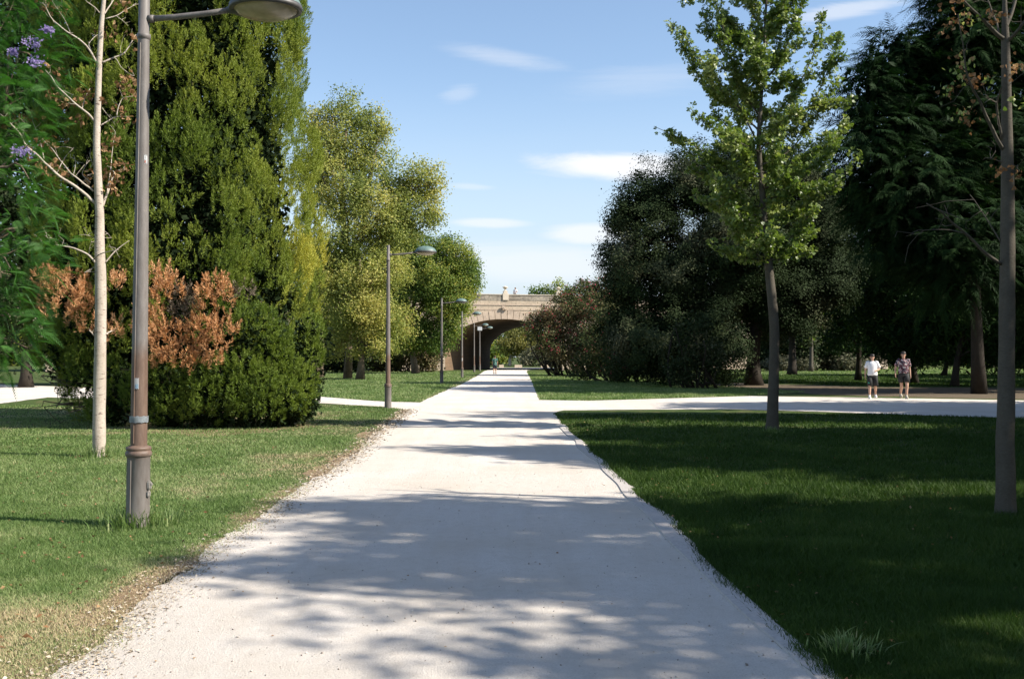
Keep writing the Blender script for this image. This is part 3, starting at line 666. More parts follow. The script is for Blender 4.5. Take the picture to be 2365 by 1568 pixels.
br = [(z1([(655,1395),(520,1280),(385,1195),(280,1090),(190,1010),(120,900),(70,840),(0,780)]),.026,.006,-.7),(z1([(640,1310),(560,1240),(500,1200),(430,1120),(360,1020),(290,950)]),.015,.004,-.4),
 (z1([(700,1420),(735,1330),(770,1220),(790,1170),(870,1160)]),.022,.004,.3),(z1([(735,1330),(750,1200),(765,1050),(785,940)]),.010,.003,.5),(z1([(650,835),(610,790),(560,750),(480,680),(400,600),(350,530),(310,480)]),.020,.004,-.5),
 (z1([(560,750),(580,670),(620,605)]),.010,.004,.2),(z1([(700,430),(770,400),(850,370),(890,310),(930,240)]),.016,.006,.3),(z1([(670,440),(630,370),(590,310),(540,270),(480,230),(420,190),(370,150),(330,90),(290,20)]),.018,.005,-.6),
 (z1([(480,230),(440,130),(380,50),(340,-30)]),.009,.003,-.3),(z1([(650,400),(600,310),(650,250),(690,230)]),.010,.003,.4),(z1([(690,860),(740,830),(790,800),(870,800)]),.012,.004,.2),(z1([(800,795),(815,730),(840,670),(910,660)]),.009,.003,.1),
 (z1([(690,95),(650,50),(580,0)]),.011,.005,-.2),(z1([(715,100),(745,50),(780,0),(800,-60)]),.012,.005,.2),(z1([(725,130),(800,110),(860,70),(915,40)]),.010,.003,.3),(z1([(800,112),(850,150),(880,180)]),.006,.002,.1),
 (z1([(790,400),(830,460),(900,515),(920,520)]),.006,.003,.2),(z1([(190,1010),(160,900),(120,820)]),.008,.003,-.2),(z1([(300,1090),(270,960),(230,850),(200,750)]),.009,.003,.3),(z1([(385,1195),(440,1080),(500,1020)]),.008,.002,.3),
 (z1([(620,1250),(560,1190),(600,1110),(625,1095)]),.006,.002,.2),(z1([(700,740),(740,790),(790,860)]),.006,.002,.2),(z1([(560,1260),(590,1220),(600,1200)]),.006,.002,.2),(z1([(500,1210),(520,1120),(500,1060)]),.006,.002,.1),(z1([(620,1150),(640,1120),(610,1040)]),.005,.002,.1),
 (z2([(685,275),(650,220),(600,175),(500,130),(400,110),(290,100)]),.020,.006,-.3),(z2([(630,190),(560,150),(480,125),(420,90)]),.010,.003,.2),(z2([(720,232),(760,180),(790,150),(840,110),(885,80)]),.011,.004,.2),(z2([(635,215),(670,180),(720,158),(812,145)]),.013,.005,-.4),
 (z2([(672,745),(640,725),(612,698)]),.014,.009,-.1),(z2([(725,722),(745,708),(766,697)]),.014,.010,.1),(z2([(340,100),(335,70),(300,40)]),.005,.002,.1),(z2([(655,70),(600,45),(540,38)]),.006,.002,-.1),(z2([(650,292),(620,288),(575,296)]),.005,.002,-.1),(z2([(700,10),(740,30),(765,60)]),.005,.002,.1),
 (z2([(610,190),(610,130),(625,80)]),.005,.002,-.1)]
LP = []
for i, (uv, a, b, dy) in enumerate(br):
    c = limb(T, uv, YS, a, b, dy, 7, i); LP.append(c)
    rs = np.random.RandomState(i)
    for j in range(max(2, len(c) // 5)):
        k = rs.randint(len(c)//3, len(c)); d = rs.randn(3) * .5 + np.array([0,0,.35]); T.add(wobble(c[k], c[k] + d * (.08 + .22*rs.rand()), 4, .1, 0, i*9+j), np.linspace(.0045,.002,4), 4, cap=False)
T.build('trunk', M_PALEBARK, sap, SB)
L = Leaves(); dl = z1([(400,70),(320,50),(290,10),(850,15),(760,215),(700,240),(910,245),(400,640),(370,670),(430,700),(480,680),(340,640),(550,790),(600,640),(620,620),(860,540),(910,595),(880,520),(850,580),(900,640),(870,820),(130,810),(215,800),(60,855),(330,985),(370,980),(280,960),(300,1160),(280,1130),(400,1200),(430,1180),(380,1100),(750,1020),(785,940),(820,1135),(860,1130),(800,1220),(760,1250),(740,1210),(600,1200),(150,1010),(170,1030),(60,790),(770,1300),(250,1100),(540,700),(840,745),(700,690),(370,480),(280,450)])
for i, (u, v) in enumerate(dl):
    n = 13; L.add(P(u, v, YS + .1) + RS.randn(n,3) * np.array([.065,.065,.055]), RS.randn(n,3) - np.array([0,0,1.2]), rand_dirs(n), .055 + .04*RS.rand(n), FAN, RS.rand(n))
L.build('dead_leaves', M_DEAD, sap, SB)

# ---- leafy young tree on the right lawn (fan leaves)
GB = G(1785, 994); YG = GB[1]; gk = thing('leafy_sapling', GB, 'young fan-leaved green tree with a straight slender trunk standing on the shaded right lawn', 'tree')
T = Tubes(); tr = [(1783,1000),(1784,970),(1787,860),(1789,760),(1781,670),(1774,600),(1768,540),(1762,460),(1756,400),(1752,330),(1756,250),(1762,170),(1766,90),(1770,0),(1774,-90),(1778,-190)]
w_ = [34,27,23,22,21,18,15.5,14,12,10.5,9,7.5,6,5,4,2]
tp = np.array([P(u, v, YG) for u, v in tr]); tp[0][2] = -.02; tq = np.linspace(0, len(tr)-1, 70)
gc = np.stack([np.interp(tq, np.arange(len(tr)), tp[:, k]) for k in range(3)], 1); T.add(gc, np.interp(tq, np.arange(len(tr)), w_) / 2 / F * YG, 14, .06)
L = Leaves(); rs = np.random.RandomState(21)
def spur_leaves(L, c, dens, rad, size, tb=.2):
    seg = np.linalg.norm(np.diff(c, axis=0), axis=1).sum(); n = max(4, int(seg * dens / 5)); t = rs.rand(n) ** .85 * (len(c) - 1)
    base = np.stack([np.interp(t, np.arange(len(c)), c[:, k]) for k in range(3)], 1) + rs.randn(n, 3) * rad * .45
    i = np.repeat(np.arange(n), 5); m = len(i); d = unit(rs.randn(m, 3)); p = base[i] + d * rad * .45
    L.add(p, unit(d + np.array([0,0,-.15])), unit(rs.randn(m, 3) * .7 + np.array([.1,-.2,.75])), size * (.6 + .7*rs.rand(m)), FAN, np.clip(tb + .5 * vnoise(base, 1.2, 4)[i] + rs.randn(m)*.16, 0, 1))
def sap_branch(p0, p1, r, seed, dens=180, rad=.090, size=.092):
    c = wobble(p0, p1, 10, .045, -.10, seed); T.add(c, np.linspace(r, .005, 10), 6, cap=False); spur_leaves(L, c[1:], dens, rad, size)
    for j in range(5):
        k = 2 + j + rs.randint(0, 2); d = unit((p1 - p0)) * .55 + rs.randn(3) * .6; d[2] = abs(d[2]) * .6 + .1
        e = c[k] + d * np.linalg.norm(p1 - p0) * (.24 - .02*j); cc = wobble(c[k], e, 6, .06, -.05, seed*13+j); T.add(cc, np.linspace(r*.4, .003, 6), 4, cap=False); spur_leaves(L, cc, dens, rad*.85, size)
def trunk_at(v): 
    z = P(1770, v, YG)[2]; k = np.argmin(abs(gc[:, 2] - z)); return gc[k]
spec = [(395,1510,292,-.3),(410,1590,390,.5),(330,1570,70,-.4),(300,1548,50,.4),(350,1592,250,-.9),(440,1990,345,-.3),(380,1935,180,.3),(330,1942,80,-.3),(420,1925,320,-.9),(400,1960,280,.8),(610,1645,395,-.2),(600,1640,560,-.5),(590,1885,480,-.3),(600,1880,530,.6),(480,1600,450,.8),
        (520,1900,420,.5),(560,1690,470,-.8),(470,1840,420,-1.0),(500,1660,420,-.7),(420,1680,300,-1.2),(250,1620,20,.1),(280,1900,30,.3),(260,1640,-40,-.6),(200,1870,-40,-.4),(170,1600,-60,.5),(120,1850,-120,.3),(80,1700,-160,-.4),(570,1790,520,-1.2),(540,1730,560,.9),(350,1850,200,1.2),(380,1690,230,1.2),(450,1770,350,1.3),(520,1800,430,1.2)]
for i, (v0, u1, v1, dy) in enumerate(spec): sap_branch(trunk_at(v0), P(u1, v1, YG + dy), .022, i + 3)
for i in range(13):
    v0 = 540 - 640 * i / 13; a = i * 2.4; ln = np.interp(v0, [-100, 150, 400, 560], [.6, 1.2, 1.5, 1.1]) * (.7 + .4*rs.rand()); s = trunk_at(v0)
    sap_branch(s, s + np.array([math.cos(a)*ln, math.sin(a)*ln, ln * (.55 + .3*rs.rand())]), .014, 60 + i, 160)
for i in range(14):
    v0 = 260 - 24 * i; a = i * 2.4 + 1; ln = .55 + .5 * rs.rand(); s = trunk_at(v0); sap_branch(s, s + np.array([math.cos(a)*ln, math.sin(a)*ln, ln * (.45 + .4*rs.rand())]), .010, 160 + i, 190)
T.build('trunk', M_BARKG, gk, GB); L.build('crown', M_GINK, gk, GB)

# ---- thin tree at the right edge
EB = G(2322, 1190); YE = EB[1]; eg = thing('bare_sapling', EB, 'thin shaded sapling with few brown leaves at the right edge of the photo', 'tree')
def z7(l): return [((2000 + x / 2.0903) * .7556, y / 2.0903 * .7556) for x, y in l]
T = Tubes(); tr = [(2322,1196),(2322,1150),(2322,1000),(2324,850),(2326,700),(2327,560),(2327,430),(2325,300),(2324,180),(2322,95),(2320,0),(2320,-120)]; w_ = [52,44,40,36,34,32,29,25,20,18,10,6]
tp = np.array([P(u, v, YE) for u, v in tr]); tp[0][2] = -.02; tq = np.linspace(0, len(tr)-1, 50)
T.add(np.stack([np.interp(tq, np.arange(len(tr)), tp[:, k]) for k in range(3)], 1), np.interp(tq, np.arange(len(tr)), w_) / 2 / F * YE, 16, .06)
eb = [(z7([(2240,260),(2200,230),(2150,180),(2100,130),(2050,80),(1975,10),(1930,-50)]),.024,.008,-.3),(z7([(2250,270),(2285,240),(2320,200),(2380,120)]),.022,.012,-.2),(z7([(2245,180),(2280,100),(2310,0),(2330,-60)]),.020,.01,.2),(z7([(2200,220),(2190,160),(2160,80),(2130,0)]),.012,.006,.3),
 (z7([(2235,960),(2180,870),(2120,740),(2080,640),(2030,560),(1990,450),(1975,300),(1940,90)]),.020,.004,-.6),(z7([(2225,900),(2200,800),(2185,660),(2205,600),(2222,550)]),.014,.006,-.3),(z7([(2185,660),(2150,630),(2110,660)]),.008,.003,-.3),
 ([(2316,612),(2270,580),(2230,540),(2195,512),(2170,485),(2140,470)],.018,.005,-.5),([(2230,540),(2180,530),(2120,532)],.008,.003,-.3),([(2312,560),(2275,500),(2240,450)],.008,.003,.3),(z7([(2290,1130),(2310,1090),(2320,1060)]),.012,.008,-.1),(z7([(2220,1040),(2180,1020),(2140,1010)]),.006,.003,-.1)]
for i, (uv, a, b, dy) in enumerate(eb):
    c = limb(T, uv, YE, a, b, dy, 7, i + 50); rs2 = np.random.RandomState(i)
    for j in range(4):
        k = rs2.randint(len(c)//3, len(c)); T.add(wobble(c[k], c[k] + rs2.randn(3) * .13, 4, .1, 0, i*9+j), np.linspace(.004,.002,4), 4, cap=False)
T.build('trunk', M_BARKG, eg, EB)
L = Leaves(); L2 = Leaves()
for i, (x, y) in enumerate([(1910,120),(1960,140),(1970,130),(1900,15),(2050,140),(1870,185),(1960,360),(1985,390),(2050,510),(2090,500),(2130,510),(2010,500),(1890,570),(1940,480),(2300,470),(2310,430),(1960,730),(2010,760),(1990,700),(2310,650),(2200,1080),(2300,1120),(1850,545),(2190,80),(2180,100)]):
    u, v = z7([(x, y)])[0]; n = 12; (L if i % 3 != 1 else L2).add(P(u, v, YE - .2) + RS.randn(n,3) * .05, RS.randn(n,3) - np.array([0,0,1.]), rand_dirs(n), .035 + .025*RS.rand(n), FAN, RS.rand(n))
L.build('dead_leaves', M_DEAD, eg, EB); L2.build('green_leaves', M_GINK, eg, EB)

# ---------------------------------------------------------------- large dark round tree, right
bl = [pl(1450,585,70,56),pl(1440,500,45,56),pl(1500,470,85,57),pl(1590,420,85,57),pl(1680,400,70,58),pl(1545,610,140,57,dY=3.6),pl(1520,770,110,55,dY=3.2),pl(1640,790,100,54.5,dY=2.8),pl(1700,460,110,58),pl(1700,640,150,58,dY=4),
      pl(1830,420,105,59),pl(1880,530,110,58),pl(1930,480,80,59),pl(1890,640,80,56.5),pl(1800,700,100,56),pl(1950,600,60,58),pl(1440,660,55,56),pl(1430,760,60,55),pl(1720,560,120,55,dY=3),pl(1900,680,55,55.5)]
bt, bb, bC = ltree('broad_tree', 56, (1741, 892), (1740, 560), bl, M_DARK, 'broad round-topped dark evergreen tree in the middle right behind the leafy sapling', dens=3.4, per=110, crad=.50, size=.125, r0=.42, seed=3, up=.45, inner=.2, bark=M_BARKD, tk=dict(tfreq=.55, tbase=-.15, tspan=1.25, tjit=.06, outw=1.0, nj=.30), lump=.5)
# trunks further back
ltree('slender_tree', 88, (1829, 866), (1826, 660), [pl(1826,700,90,88),pl(1800,620,80,88),pl(1870,640,80,89)], M_DARK, 'dark tree trunk just right of the leafy sapling, behind the broad tree', dens=.5, per=50, crad=1.1, size=.35, r0=.38, seed=4, bark=M_BARKD)
ltree('slender_tree', 108, (1873, 858), (1873, 740), [pl(1873,735,45,108),pl(1895,700,60,108)], M_GRN, 'thin pale-trunked tree on the sunlit strip of lawn behind the broad tree', dens=.6, per=40, crad=.9, size=.30, r0=.25, seed=5, bark=M_BARKG)
ltree('weeping_tree', 128, (1902, 851), (1902, 760), [pl(1899,800,20,128,rz=45),pl(1925,770,38,128),pl(1880,775,25,128)], M_YEL, 'small yellow-green weeping tree left of the man in the white T-shirt, far back', dens=.8, per=40, crad=.6, size=.28, r0=.35, seed=6, bark=M_BARKG)

# ---------------------------------------------------------------- dark feathery conifers, right
Yk = 43
kl_ = [pl(2010,200,62,42),pl(2080,140,75,43),pl(2160,150,85,44),pl(2240,70,100,43),pl(2080,260,95,43),pl(2210,270,95,44),pl(2330,120,130,45),pl(2020,330,80,42),pl(2120,420,120,43,dY=3.2),pl(2280,380,140,44,dY=3.4),
       pl(2060,520,90,43),pl(2200,560,130,43,dY=3.2),pl(2340,560,120,44),pl(2430,300,160,45),pl(2250,-60,110,44),pl(2380,-80,130,45),pl(2450,600,140,45),pl(2010,440,60,43)]
kb_ = np.array([P(2262, 912, Yk)[0], Yk, 0.]); kt = thing('conifer_tree', kb_, 'tall dark feathery conifer filling the upper right of the photo', 'tree')
C, D = lobe_clusters(kl_, 11.0, .45, .20, .6, 8, .5)
L = Leaves(); nk = len(C); axk = unit(D * np.array([1, 1, .35]) + RS.randn(nk, 3) * .35 + np.array([0, 0, -.10])); lnk = .9 + .7 * RS.rand(nk); nrk = unit(np.array([0, 0, 1.]) + D * .5 + RS.randn(nk, 3) * .35)
tk_ = np.clip(-.05 + .8 * vnoise(C, .45, 5) + .35 * np.clip(D[:, 2], 0, 1) * (vnoise(C, .3, 6) > .6), 0, 1)
for i in range(16):
    t_ = (i + .5) / 16
    for sg in (-1, 1):
        sdv = unit(np.cross(axk, nrk)) * sg; pos = C + axk * (t_ * lnk)[:, None] + np.array([0, 0, -1.]) * (t_ * t_ * lnk * .35)[:, None]
        L.add(pos, unit(sdv * .8 + axk * .9 + np.array([0, 0, -.45]) + RS.randn(nk, 3) * .15), nrk, lnk * .30 * (1.15 - t_), NEEDLE, np.clip(tk_ + RS.randn(nk) * .08, 0, 1))
L.build('crown', M_CON, kt, kb_)
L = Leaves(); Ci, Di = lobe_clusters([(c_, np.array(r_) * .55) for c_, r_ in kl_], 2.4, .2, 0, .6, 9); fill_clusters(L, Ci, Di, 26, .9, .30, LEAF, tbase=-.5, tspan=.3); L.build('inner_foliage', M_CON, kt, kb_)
T = Tubes(); crown_limbs(T, kb_, P(2262, 40, Yk), kl_, .26, 8); T.build('trunk', M_BARKD, kt, kb_)
dk = [((2110,690),(2110,640),[pl(2110,640,110,60,dY=3),pl(2040,700,80,60),pl(2150,740,75,58),pl(2060,600,80,61),pl(2100,790,60,58),pl(2030,770,45,60)],60,(2112,890),'dark evergreen filling the gap above the man in the printed shirt'),
      ((2250,700),(2250,640),[pl(2250,690,110,54,dY=3),pl(2330,720,100,54),pl(2200,740,75,55),pl(2330,640,90,55),pl(2290,800,60,54),pl(2370,800,70,54)],54,(2205,893),'low dark evergreen against the right edge beneath the tall conifer'),
      ((1980,700),(1985,640),[pl(1985,690,70,66,dY=3),pl(1960,760,55,66),pl(2010,620,70,66)],66,(1982,880),'dark evergreen between the broad tree and the tall conifer, above the man in white'),
      ((2200,700),(2200,700),[pl(2090,770,60,84),pl(2160,780,60,84),pl(2240,785,60,84),pl(2320,780,70,84),pl(2400,780,80,84),pl(2020,785,50,84),pl(2180,700,100,86),pl(2300,700,100,86)],84,(2180,868),'row-like dark evergreen farthest back behind the two walking men')]
for i, (a, t_, lb, Y_, bs, lab) in enumerate(dk):
    ltree('evergreen_tree', Y_, bs, t_, lb, M_CON, lab, dens=1.3, per=60, crad=.95, size=.34, shape=SPRAY, r0=.2, seed=20 + i, bark=M_BARKD, inner=.35)
# hedge and shrubs far back right
def shrub(name, lobes, mat, label, Y, group=None, dens=3, per=40, crad=.4, size=.16, cat='shrub', flowers=None, shape=LEAF, seed=0, tk=None, gap=0.0, flow_n=90):
    c0 = np.mean([l[0] for l in lobes], 0); b = np.array([c0[0], c0[1], 0.])
    t = thing(name, b, label, cat, group); L = Leaves(); C, D = lobe_clusters(lobes, dens, .4, gap, .9, seed, .3); fill_clusters(L, C, D, per, crad, size, shape, tseed=seed, **(tk or {})); L.build('foliage', mat, t, b)
    T = Tubes(); rs = np.random.RandomState(seed)
    for l in lobes:
        for j in range(5): T.add(wobble(b + np.array([rs.randn()*.5 + (l[0][0]-b[0])*.6, rs.randn()*.3 + (l[0][1]-b[1])*.6, 0]), l[0] + rs.randn(3) * np.array(l[1]) * .4, 6, .08, .05, seed + j), np.linspace(.07,.02,6), 5)
    T.build('stems', M_BARKD, t, b)
    if flowers:
        L = Leaves(); F_ = D[:, 2] > -.3; cc = C[F_]; dd = D[F_]; k = rs.rand(len(cc)) < flowers; cc = cc[k] + dd[k] * crad * .45; i = np.repeat(np.arange(len(cc)), 5); m = len(i)
        L.add(cc[i] + RS.randn(m,3) * .11, rand_dirs(m), rand_dirs(m), .08 + .05*RS.rand(m), LEAF, RS.rand(m)); L.build('flowers', M_PINK, t, b)
    return t
shrub('hedge', [pl(1790,838,40,112,rz=14),pl(1850,838,40,112,rz=14),pl(1950,838,60,114,rz=20)], M_GREY, 'low clipped hedge on the far side of the sunlit lawn strip', 112, dens=2, size=.25, crad=.6, seed=31)
# background trees right of the bridge arch
for i, (u, v, r, Y_, lab) in enumerate([(1960,780,70,150,'far background tree beyond the lawn strip left of the walking men'),(2120,770,90,155,'far background tree directly behind the walking men'),(2290,770,90,150,'far background tree near the right edge behind the conifer')]):
    ltree('background_tree', Y_, (u, 846), (u, v), [pl(u-30,v,r*.8,Y_),pl(u+35,v-10,r*.8,Y_),pl(u,v-40,r*.8,Y_)], M_GRN if i != 1 else M_DARK, lab, dens=.35, per=40, crad=1.5, size=.5, r0=.35, seed=40+i)

# ---------------------------------------------------------------- pink-flowered shrubs by the bridge
shrub('oleander_shrub', [pl(1262,765,44,84),pl(1300,720,44,84),pl(1290,800,46,83),pl(1345,690,48,85),pl(1385,680,44,86),pl(1370,760,75,84),pl(1340,820,42,83),pl(1240,750,26,84),pl(1400,820,50,80),pl(1420,720,50,82)], M_OLE, 'tall pink-flowered oleander leaning over the path right of the bridge arch', 84, dens=3.0, per=44, crad=.5, size=.17, flowers=.9, seed=51, tk=dict(tbase=.0,tspan=1.0))
shrub('oleander_shrub', [pl(1400,800,60,66),pl(1350,850,30,67),pl(1430,850,40,62),pl(1460,820,55,64),pl(1530,830,50,62),pl(1410,730,50,68)], M_OLE, 'dark shaded oleander with sparse red flowers at the left foot of the broad tree', 65, dens=2.6, per=40, crad=.5, size=.17, flowers=.35, seed=52, tk=dict(tbase=-.2,tspan=.9))
shrub('grey_shrub', [pl(1600,780,50,50,dY=1.2),pl(1640,820,40,50,dY=1),pl(1570,850,40,50,dY=1)], M_DARK, 'shrub with silvery highlights in front of the broad tree', 50, dens=3, per=40, crad=.4, size=.14, seed=53, tk=dict(tbase=.3,tspan=.8))
shrub('oleander_shrub', [pl(985,825,32,104),pl(950,805,34,105),pl(1000,800,28,104),pl(910,820,36,106),pl(870,825,34,107)], M_OLE, 'pinkish brown oleander bank between the second and third lamp posts', 105, dens=1.7, per=46, crad=.7, size=.26, flowers=.12, seed=54, tk=dict(tbase=.2,tspan=.9))
shrub('dark_hedge', [pl(700,820,42,100),pl(760,815,45,102),pl(820,815,45,103),pl(640,815,50,100)], M_DARK, 'dark hedge in shade behind the trunks left of the second lamp post', 101, dens=1.6, per=46, crad=.7, size=.26, seed=55)

# ---------------------------------------------------------------- yellow-green trees, left middle
yl = [pl(740,290,45,74),pl(790,260,38,74,rz=55),pl(850,285,40,74),pl(780,350,75,74),pl(860,370,58,74),pl(770,450,90,73,dY=3),pl(860,460,85,73,dY=3),pl(940,430,55,73),pl(985,440,42,73),pl(930,510,70,73),pl(1000,400,25,73),pl(880,560,80,72),pl(780,580,85,72),pl(720,400,50,75),pl(1000,500,28,73),pl(880,300,22,74,rz=26)]
ltree('locust_tree', 73, (803, 872), (800, 300), yl, M_YEL, 'tallest airy yellow-green tree right of the huge cypress', dens=2.3, per=50, crad=.66, size=.17, r0=.26, gap=.34, gfreq=.75, seed=61, bark=M_BARK, inner=.25, lump=.4)
y2 = [pl(770,800,30,70),pl(830,800,28,70),pl(880,800,30,69),pl(930,740,34,72),pl(730,600,60,72),pl(900,620,50,71),pl(740,700,50,72),pl(900,760,32,70),pl(800,690,60,70),pl(850,650,60,70),pl(840,735,50,69),pl(780,640,55,71),pl(880,710,38,69),pl(800,750,35,70)]
ltree('locust_tree', 70, (832, 871), (832, 600), y2, M_YEL, 'brightest yellow low crown just left of the second lamp post', dens=2.6, per=50, crad=.6, size=.16, r0=.26, gap=.2, seed=62, tk=dict(tbase=.25,tspan=.8))
y3 = [pl(940,790,32,95),pl(1020,790,26,94),pl(1000,640,60,96),pl(920,560,50,97),pl(860,700,60,99),pl(1075,620,30,96),pl(1060,600,38,96),pl(1075,650,38,96),pl(1030,590,45,97),pl(960,600,65,97),pl(1030,680,65,96,dY=3),pl(950,700,75,97,dY=3),pl(1040,745,38,95),pl(1065,700,30,95),pl(900,640,60,98),pl(980,770,42,96),pl(900,730,55,97)]
ltree('locust_tree', 96, (960, 864), (965, 620), y3, M_GRN, 'mid green tree overlapping the left end of the stone bridge', dens=2.2, per=60, crad=.7, size=.19, r0=.32, gap=.22, gfreq=.6, seed=63)
ltree('evergreen_tree', 76, (728, 875), (728, 600), [pl(700,690,70,78),pl(740,620,55,78),pl(650,620,80,80),pl(690,780,35,77)], M_GRN, 'tree with a thick leaning trunk at the right edge of the huge cypress', dens=1.0, per=44, crad=.8, size=.22, r0=.5, seed=64)
# dark trees behind the cypress at the left
for i, (u, Y_, lb, lab) in enumerate([(60,52,[(60,700,120),(0,600,140),(120,560,110),(30,420,130),(80,280,130),(0,150,150),(90,60,130),(-60,300,140),(40,-60,120)],'dark tree standing behind the fern-leaved tree above the pale side path'),(-120,60,[(-120,640,140),(-60,760,80),(-160,450,160)],'dark background tree just beyond the left edge'),
      (230,56,[(230,760,100),(200,640,120),(280,560,120)],'dark tree hidden behind the lower left of the cypress')]):
    ltree('evergreen_tree', Y_, (u, 888), (u, 600), [pl(a, b, r, Y_) for a, b, r in lb], M_DARK, lab, dens=.9, per=44, crad=.9, size=.28, r0=.3, seed=70+i, bark=M_BARKD)

# ---------------------------------------------------------------- trees beyond the bridge
pt, pb, _ = ltree('plane_tree', 172, (1176, 846), (1190, 800), [pl(1175,795,26,172),pl(1205,775,28,173),pl(1225,800,24,172),pl(1195,800,22,171)], M_FAR, 'pale forked-trunk tree glowing in the sun beyond the bridge arch', dens=.6, per=44, crad=1.0, size=.38, r0=.0, seed=81, limbs=False, gap=.15)
T = Tubes(); b0 = pb; f0 = P(1178, 828, 172)
T.add(wobble(b0, f0, 6, .02), np.linspace(.32,.24,6), 10); T.add(wobble(f0, P(1200,790,172), 7, .05), np.linspace(.2,.06,7), 8); T.add(wobble(f0, P(1170,795,172), 7, .05), np.linspace(.2,.06,7), 8); T.add(wobble(P(1187,812,172), P(1222,792,172), 6, .05), np.linspace(.1,.04,6), 6)
T.build('trunk', M_PALEBARK, pt, pb)
shrub('grey_shrub', [pl(1245,826,28,165),pl(1280,820,30,166),pl(1215,836,14,164)], M_GREY, 'greyish sunlit shrub beyond the arch right of the forked tree', 165, dens=.8, size=.36, crad=.9, seed=82)
shrub('dark_hedge', [pl(1135,825,26,190),pl(1110,815,40,192),pl(1160,822,22,190),pl(1300,800,40,190),pl(1230,790,50,196),pl(1170,780,40,196)], M_GRN, 'dark green thicket farthest back seen through the arch', 190, dens=.5, size=.45, crad=1.2, seed=83)
ltree('background_tree', 176, (1270, 846), (1268, 700), [pl(1275,668,24,176),pl(1300,680,22,176),pl(1240,676,18,176),pl(1265,700,40,176),pl(1320,690,25,176)], M_GRN, 'treetop showing above the bridge parapet near the right urn', dens=.5, per=36, crad=1.1, size=.36, r0=.3, gap=.3, seed=84)

# far-off wood closing the horizon on both sides
for x0, x1, y_, lab, sd_ in ((-170, -14, 182, 'far-off wood closing the view to the left of the bridge', 85), (14, 190, 186, 'far-off wood closing the view to the right beyond the bridge', 86)):
    ls = []; rs = np.random.RandomState(sd_); x = x0
    while x < x1:
        r = 4.5 + 3 * rs.rand(); ls.append((np.array([x, y_ + 5 * rs.randn(), r * .8]), (r, r, r * 1.0))); x += r * .9
    L = Leaves(); C, D = lobe_clusters(ls, .35, .6, 0, .5, sd_, .3); fill_clusters(L, C, D, 26, 1.5, .95, LEAF, tseed=sd_); tag(L.build('wood', M_GRN, None), lab, 'wood', kind='stuff')
shrub('tall_hedge', [pl(1770,790,34,114),pl(1810,770,50,114),pl(1870,790,45,114),pl(1930,780,55,115),pl(1990,780,55,115),pl(1780,825,30,113),pl(1850,825,40,113)], M_DARK, 'tall dark hedge behind the tree trunks, right of the sunlit bridge pier', 114, dens=1.4, per=44, crad=.8, size=.3, seed=56)

# ---------------------------------------------------------------- trees outside the right edge whose shade falls across path and lawn
def shade_tree(x, y, lobes, label, dens=1.5, per=40, gap=.28, seed=0, size=.22, r0=.28):
    b = np.array([x, y, 0.]); t = thing('shade_tree', b, label, 'tree', None); L = Leaves(); ls = [(np.array([x + a, y + c - .14 * z, z]), (rx, ry, rz)) for a, c, z, rx, ry, rz in lobes]
    C, D = lobe_clusters(ls, dens, .3, gap, .7, seed, .4); fill_clusters(L, C, D, per, .5, size, LEAF, tseed=seed); L.build('crown', M_DARK, t, b)
    T = Tubes(); crown_limbs(T, b, b + np.array([0,0,max(l[2] for l in lobes)]), ls, r0, seed); T.build('trunk', M_BARKD, t, b)
shade_tree(14, 7.2, [(0,-.1,11.4,2.4,1.9,1.9),(0,0,8,3.2,2.8,2.8),(0,0,5,3.4,3.0,2.6),(-.8,.9,12.9,1.5,.9,.9),(.6,-1.0,12.5,1.3,.9,.9),(1,-.3,2.6,3,3,2.2)], 'shading tree beyond the right edge beside the thin edge sapling', seed=91, gap=.47, dens=2.6, size=.24)
shade_tree(12.6, 4.7, [(0,0,9.9,1.9,1.3,1.7),(.3,-.2,7.6,2.4,1.6,2.0),(-.4,.7,11.4,1.2,.7,.8),(0,-1.3,10.2,1.2,.6,.7),(0,0,5,2.6,2.2,2.4)], 'slim shading tree beyond the right edge, nearest the camera on the right', seed=98, gap=.42, dens=2.6, size=.22)
shade_tree(15, 13.8, [(0,0,10.8,2.3,1.5,2.0),(0,0,8,3,2.4,2.6),(0,0,5,3.4,2.6,2.6),(0,0,2.4,3,3,2.2),(-.4,.9,12.6,1.2,.6,.9)], 'shading tree off to the right just short of the leafy sapling', seed=92, gap=.1, dens=3.4, size=.26)
shade_tree(15.2, 18.5, [(0,0,9.6,2.2,2.0,1.8),(0,0,7,3,2.5,2.6),(0,0,4.6,3.2,2.7,2.6),(0,0,2.4,3,3,2.2),(-.3,-.8,11.0,1.3,.6,.9)], 'shading tree off to the right level with the leafy sapling', seed=97, gap=.1, dens=3.4, size=.26)
shade_tree(17.8, 24.4, [(0,0,14,2.0,1.4,1.9),(0,0,11,2.4,2.0,2.6),(0,0,8,2.7,2.2,2.6),(0,0,5,3,2.4,2.8),(0,.3,2.4,3,2.2,2.2)], 'shading tree off to the right before the crossing path', seed=93, gap=.2, dens=2.6, size=.26)
shade_tree(12.5, .8, [(0,0,8.6,2.4,1.9,1.7),(0,0,6.5,3,3.2,2.4),(0,0,3.6,3,3.8,2.6)], 'shading tree to the right of the camera', seed=94, gap=.22, dens=3.0, size=.24)
shade_tree(24, 29.5, [(0,0,13,2.6,2.6,2.4),(0,0,9.5,3,4,3),(0,0,5,4,4.4,4)], 'shading tree off to the right by the crossing path', seed=95, gap=.12, dens=2.6, size=.30)
shade_tree(39, 47, [(0,0,11,4,5,4),(0,0,6,5,6,5)], 'tall shading tree off to the right beyond the crossing path', seed=101, gap=.1, dens=1.0, size=.55)
shade_tree(44, 60, [(0,0,12,4,6,4),(0,0,6,5,6,5)], 'tall shading tree off to the right level with the broad tree', seed=102, gap=.1, dens=1.0, size=.55)
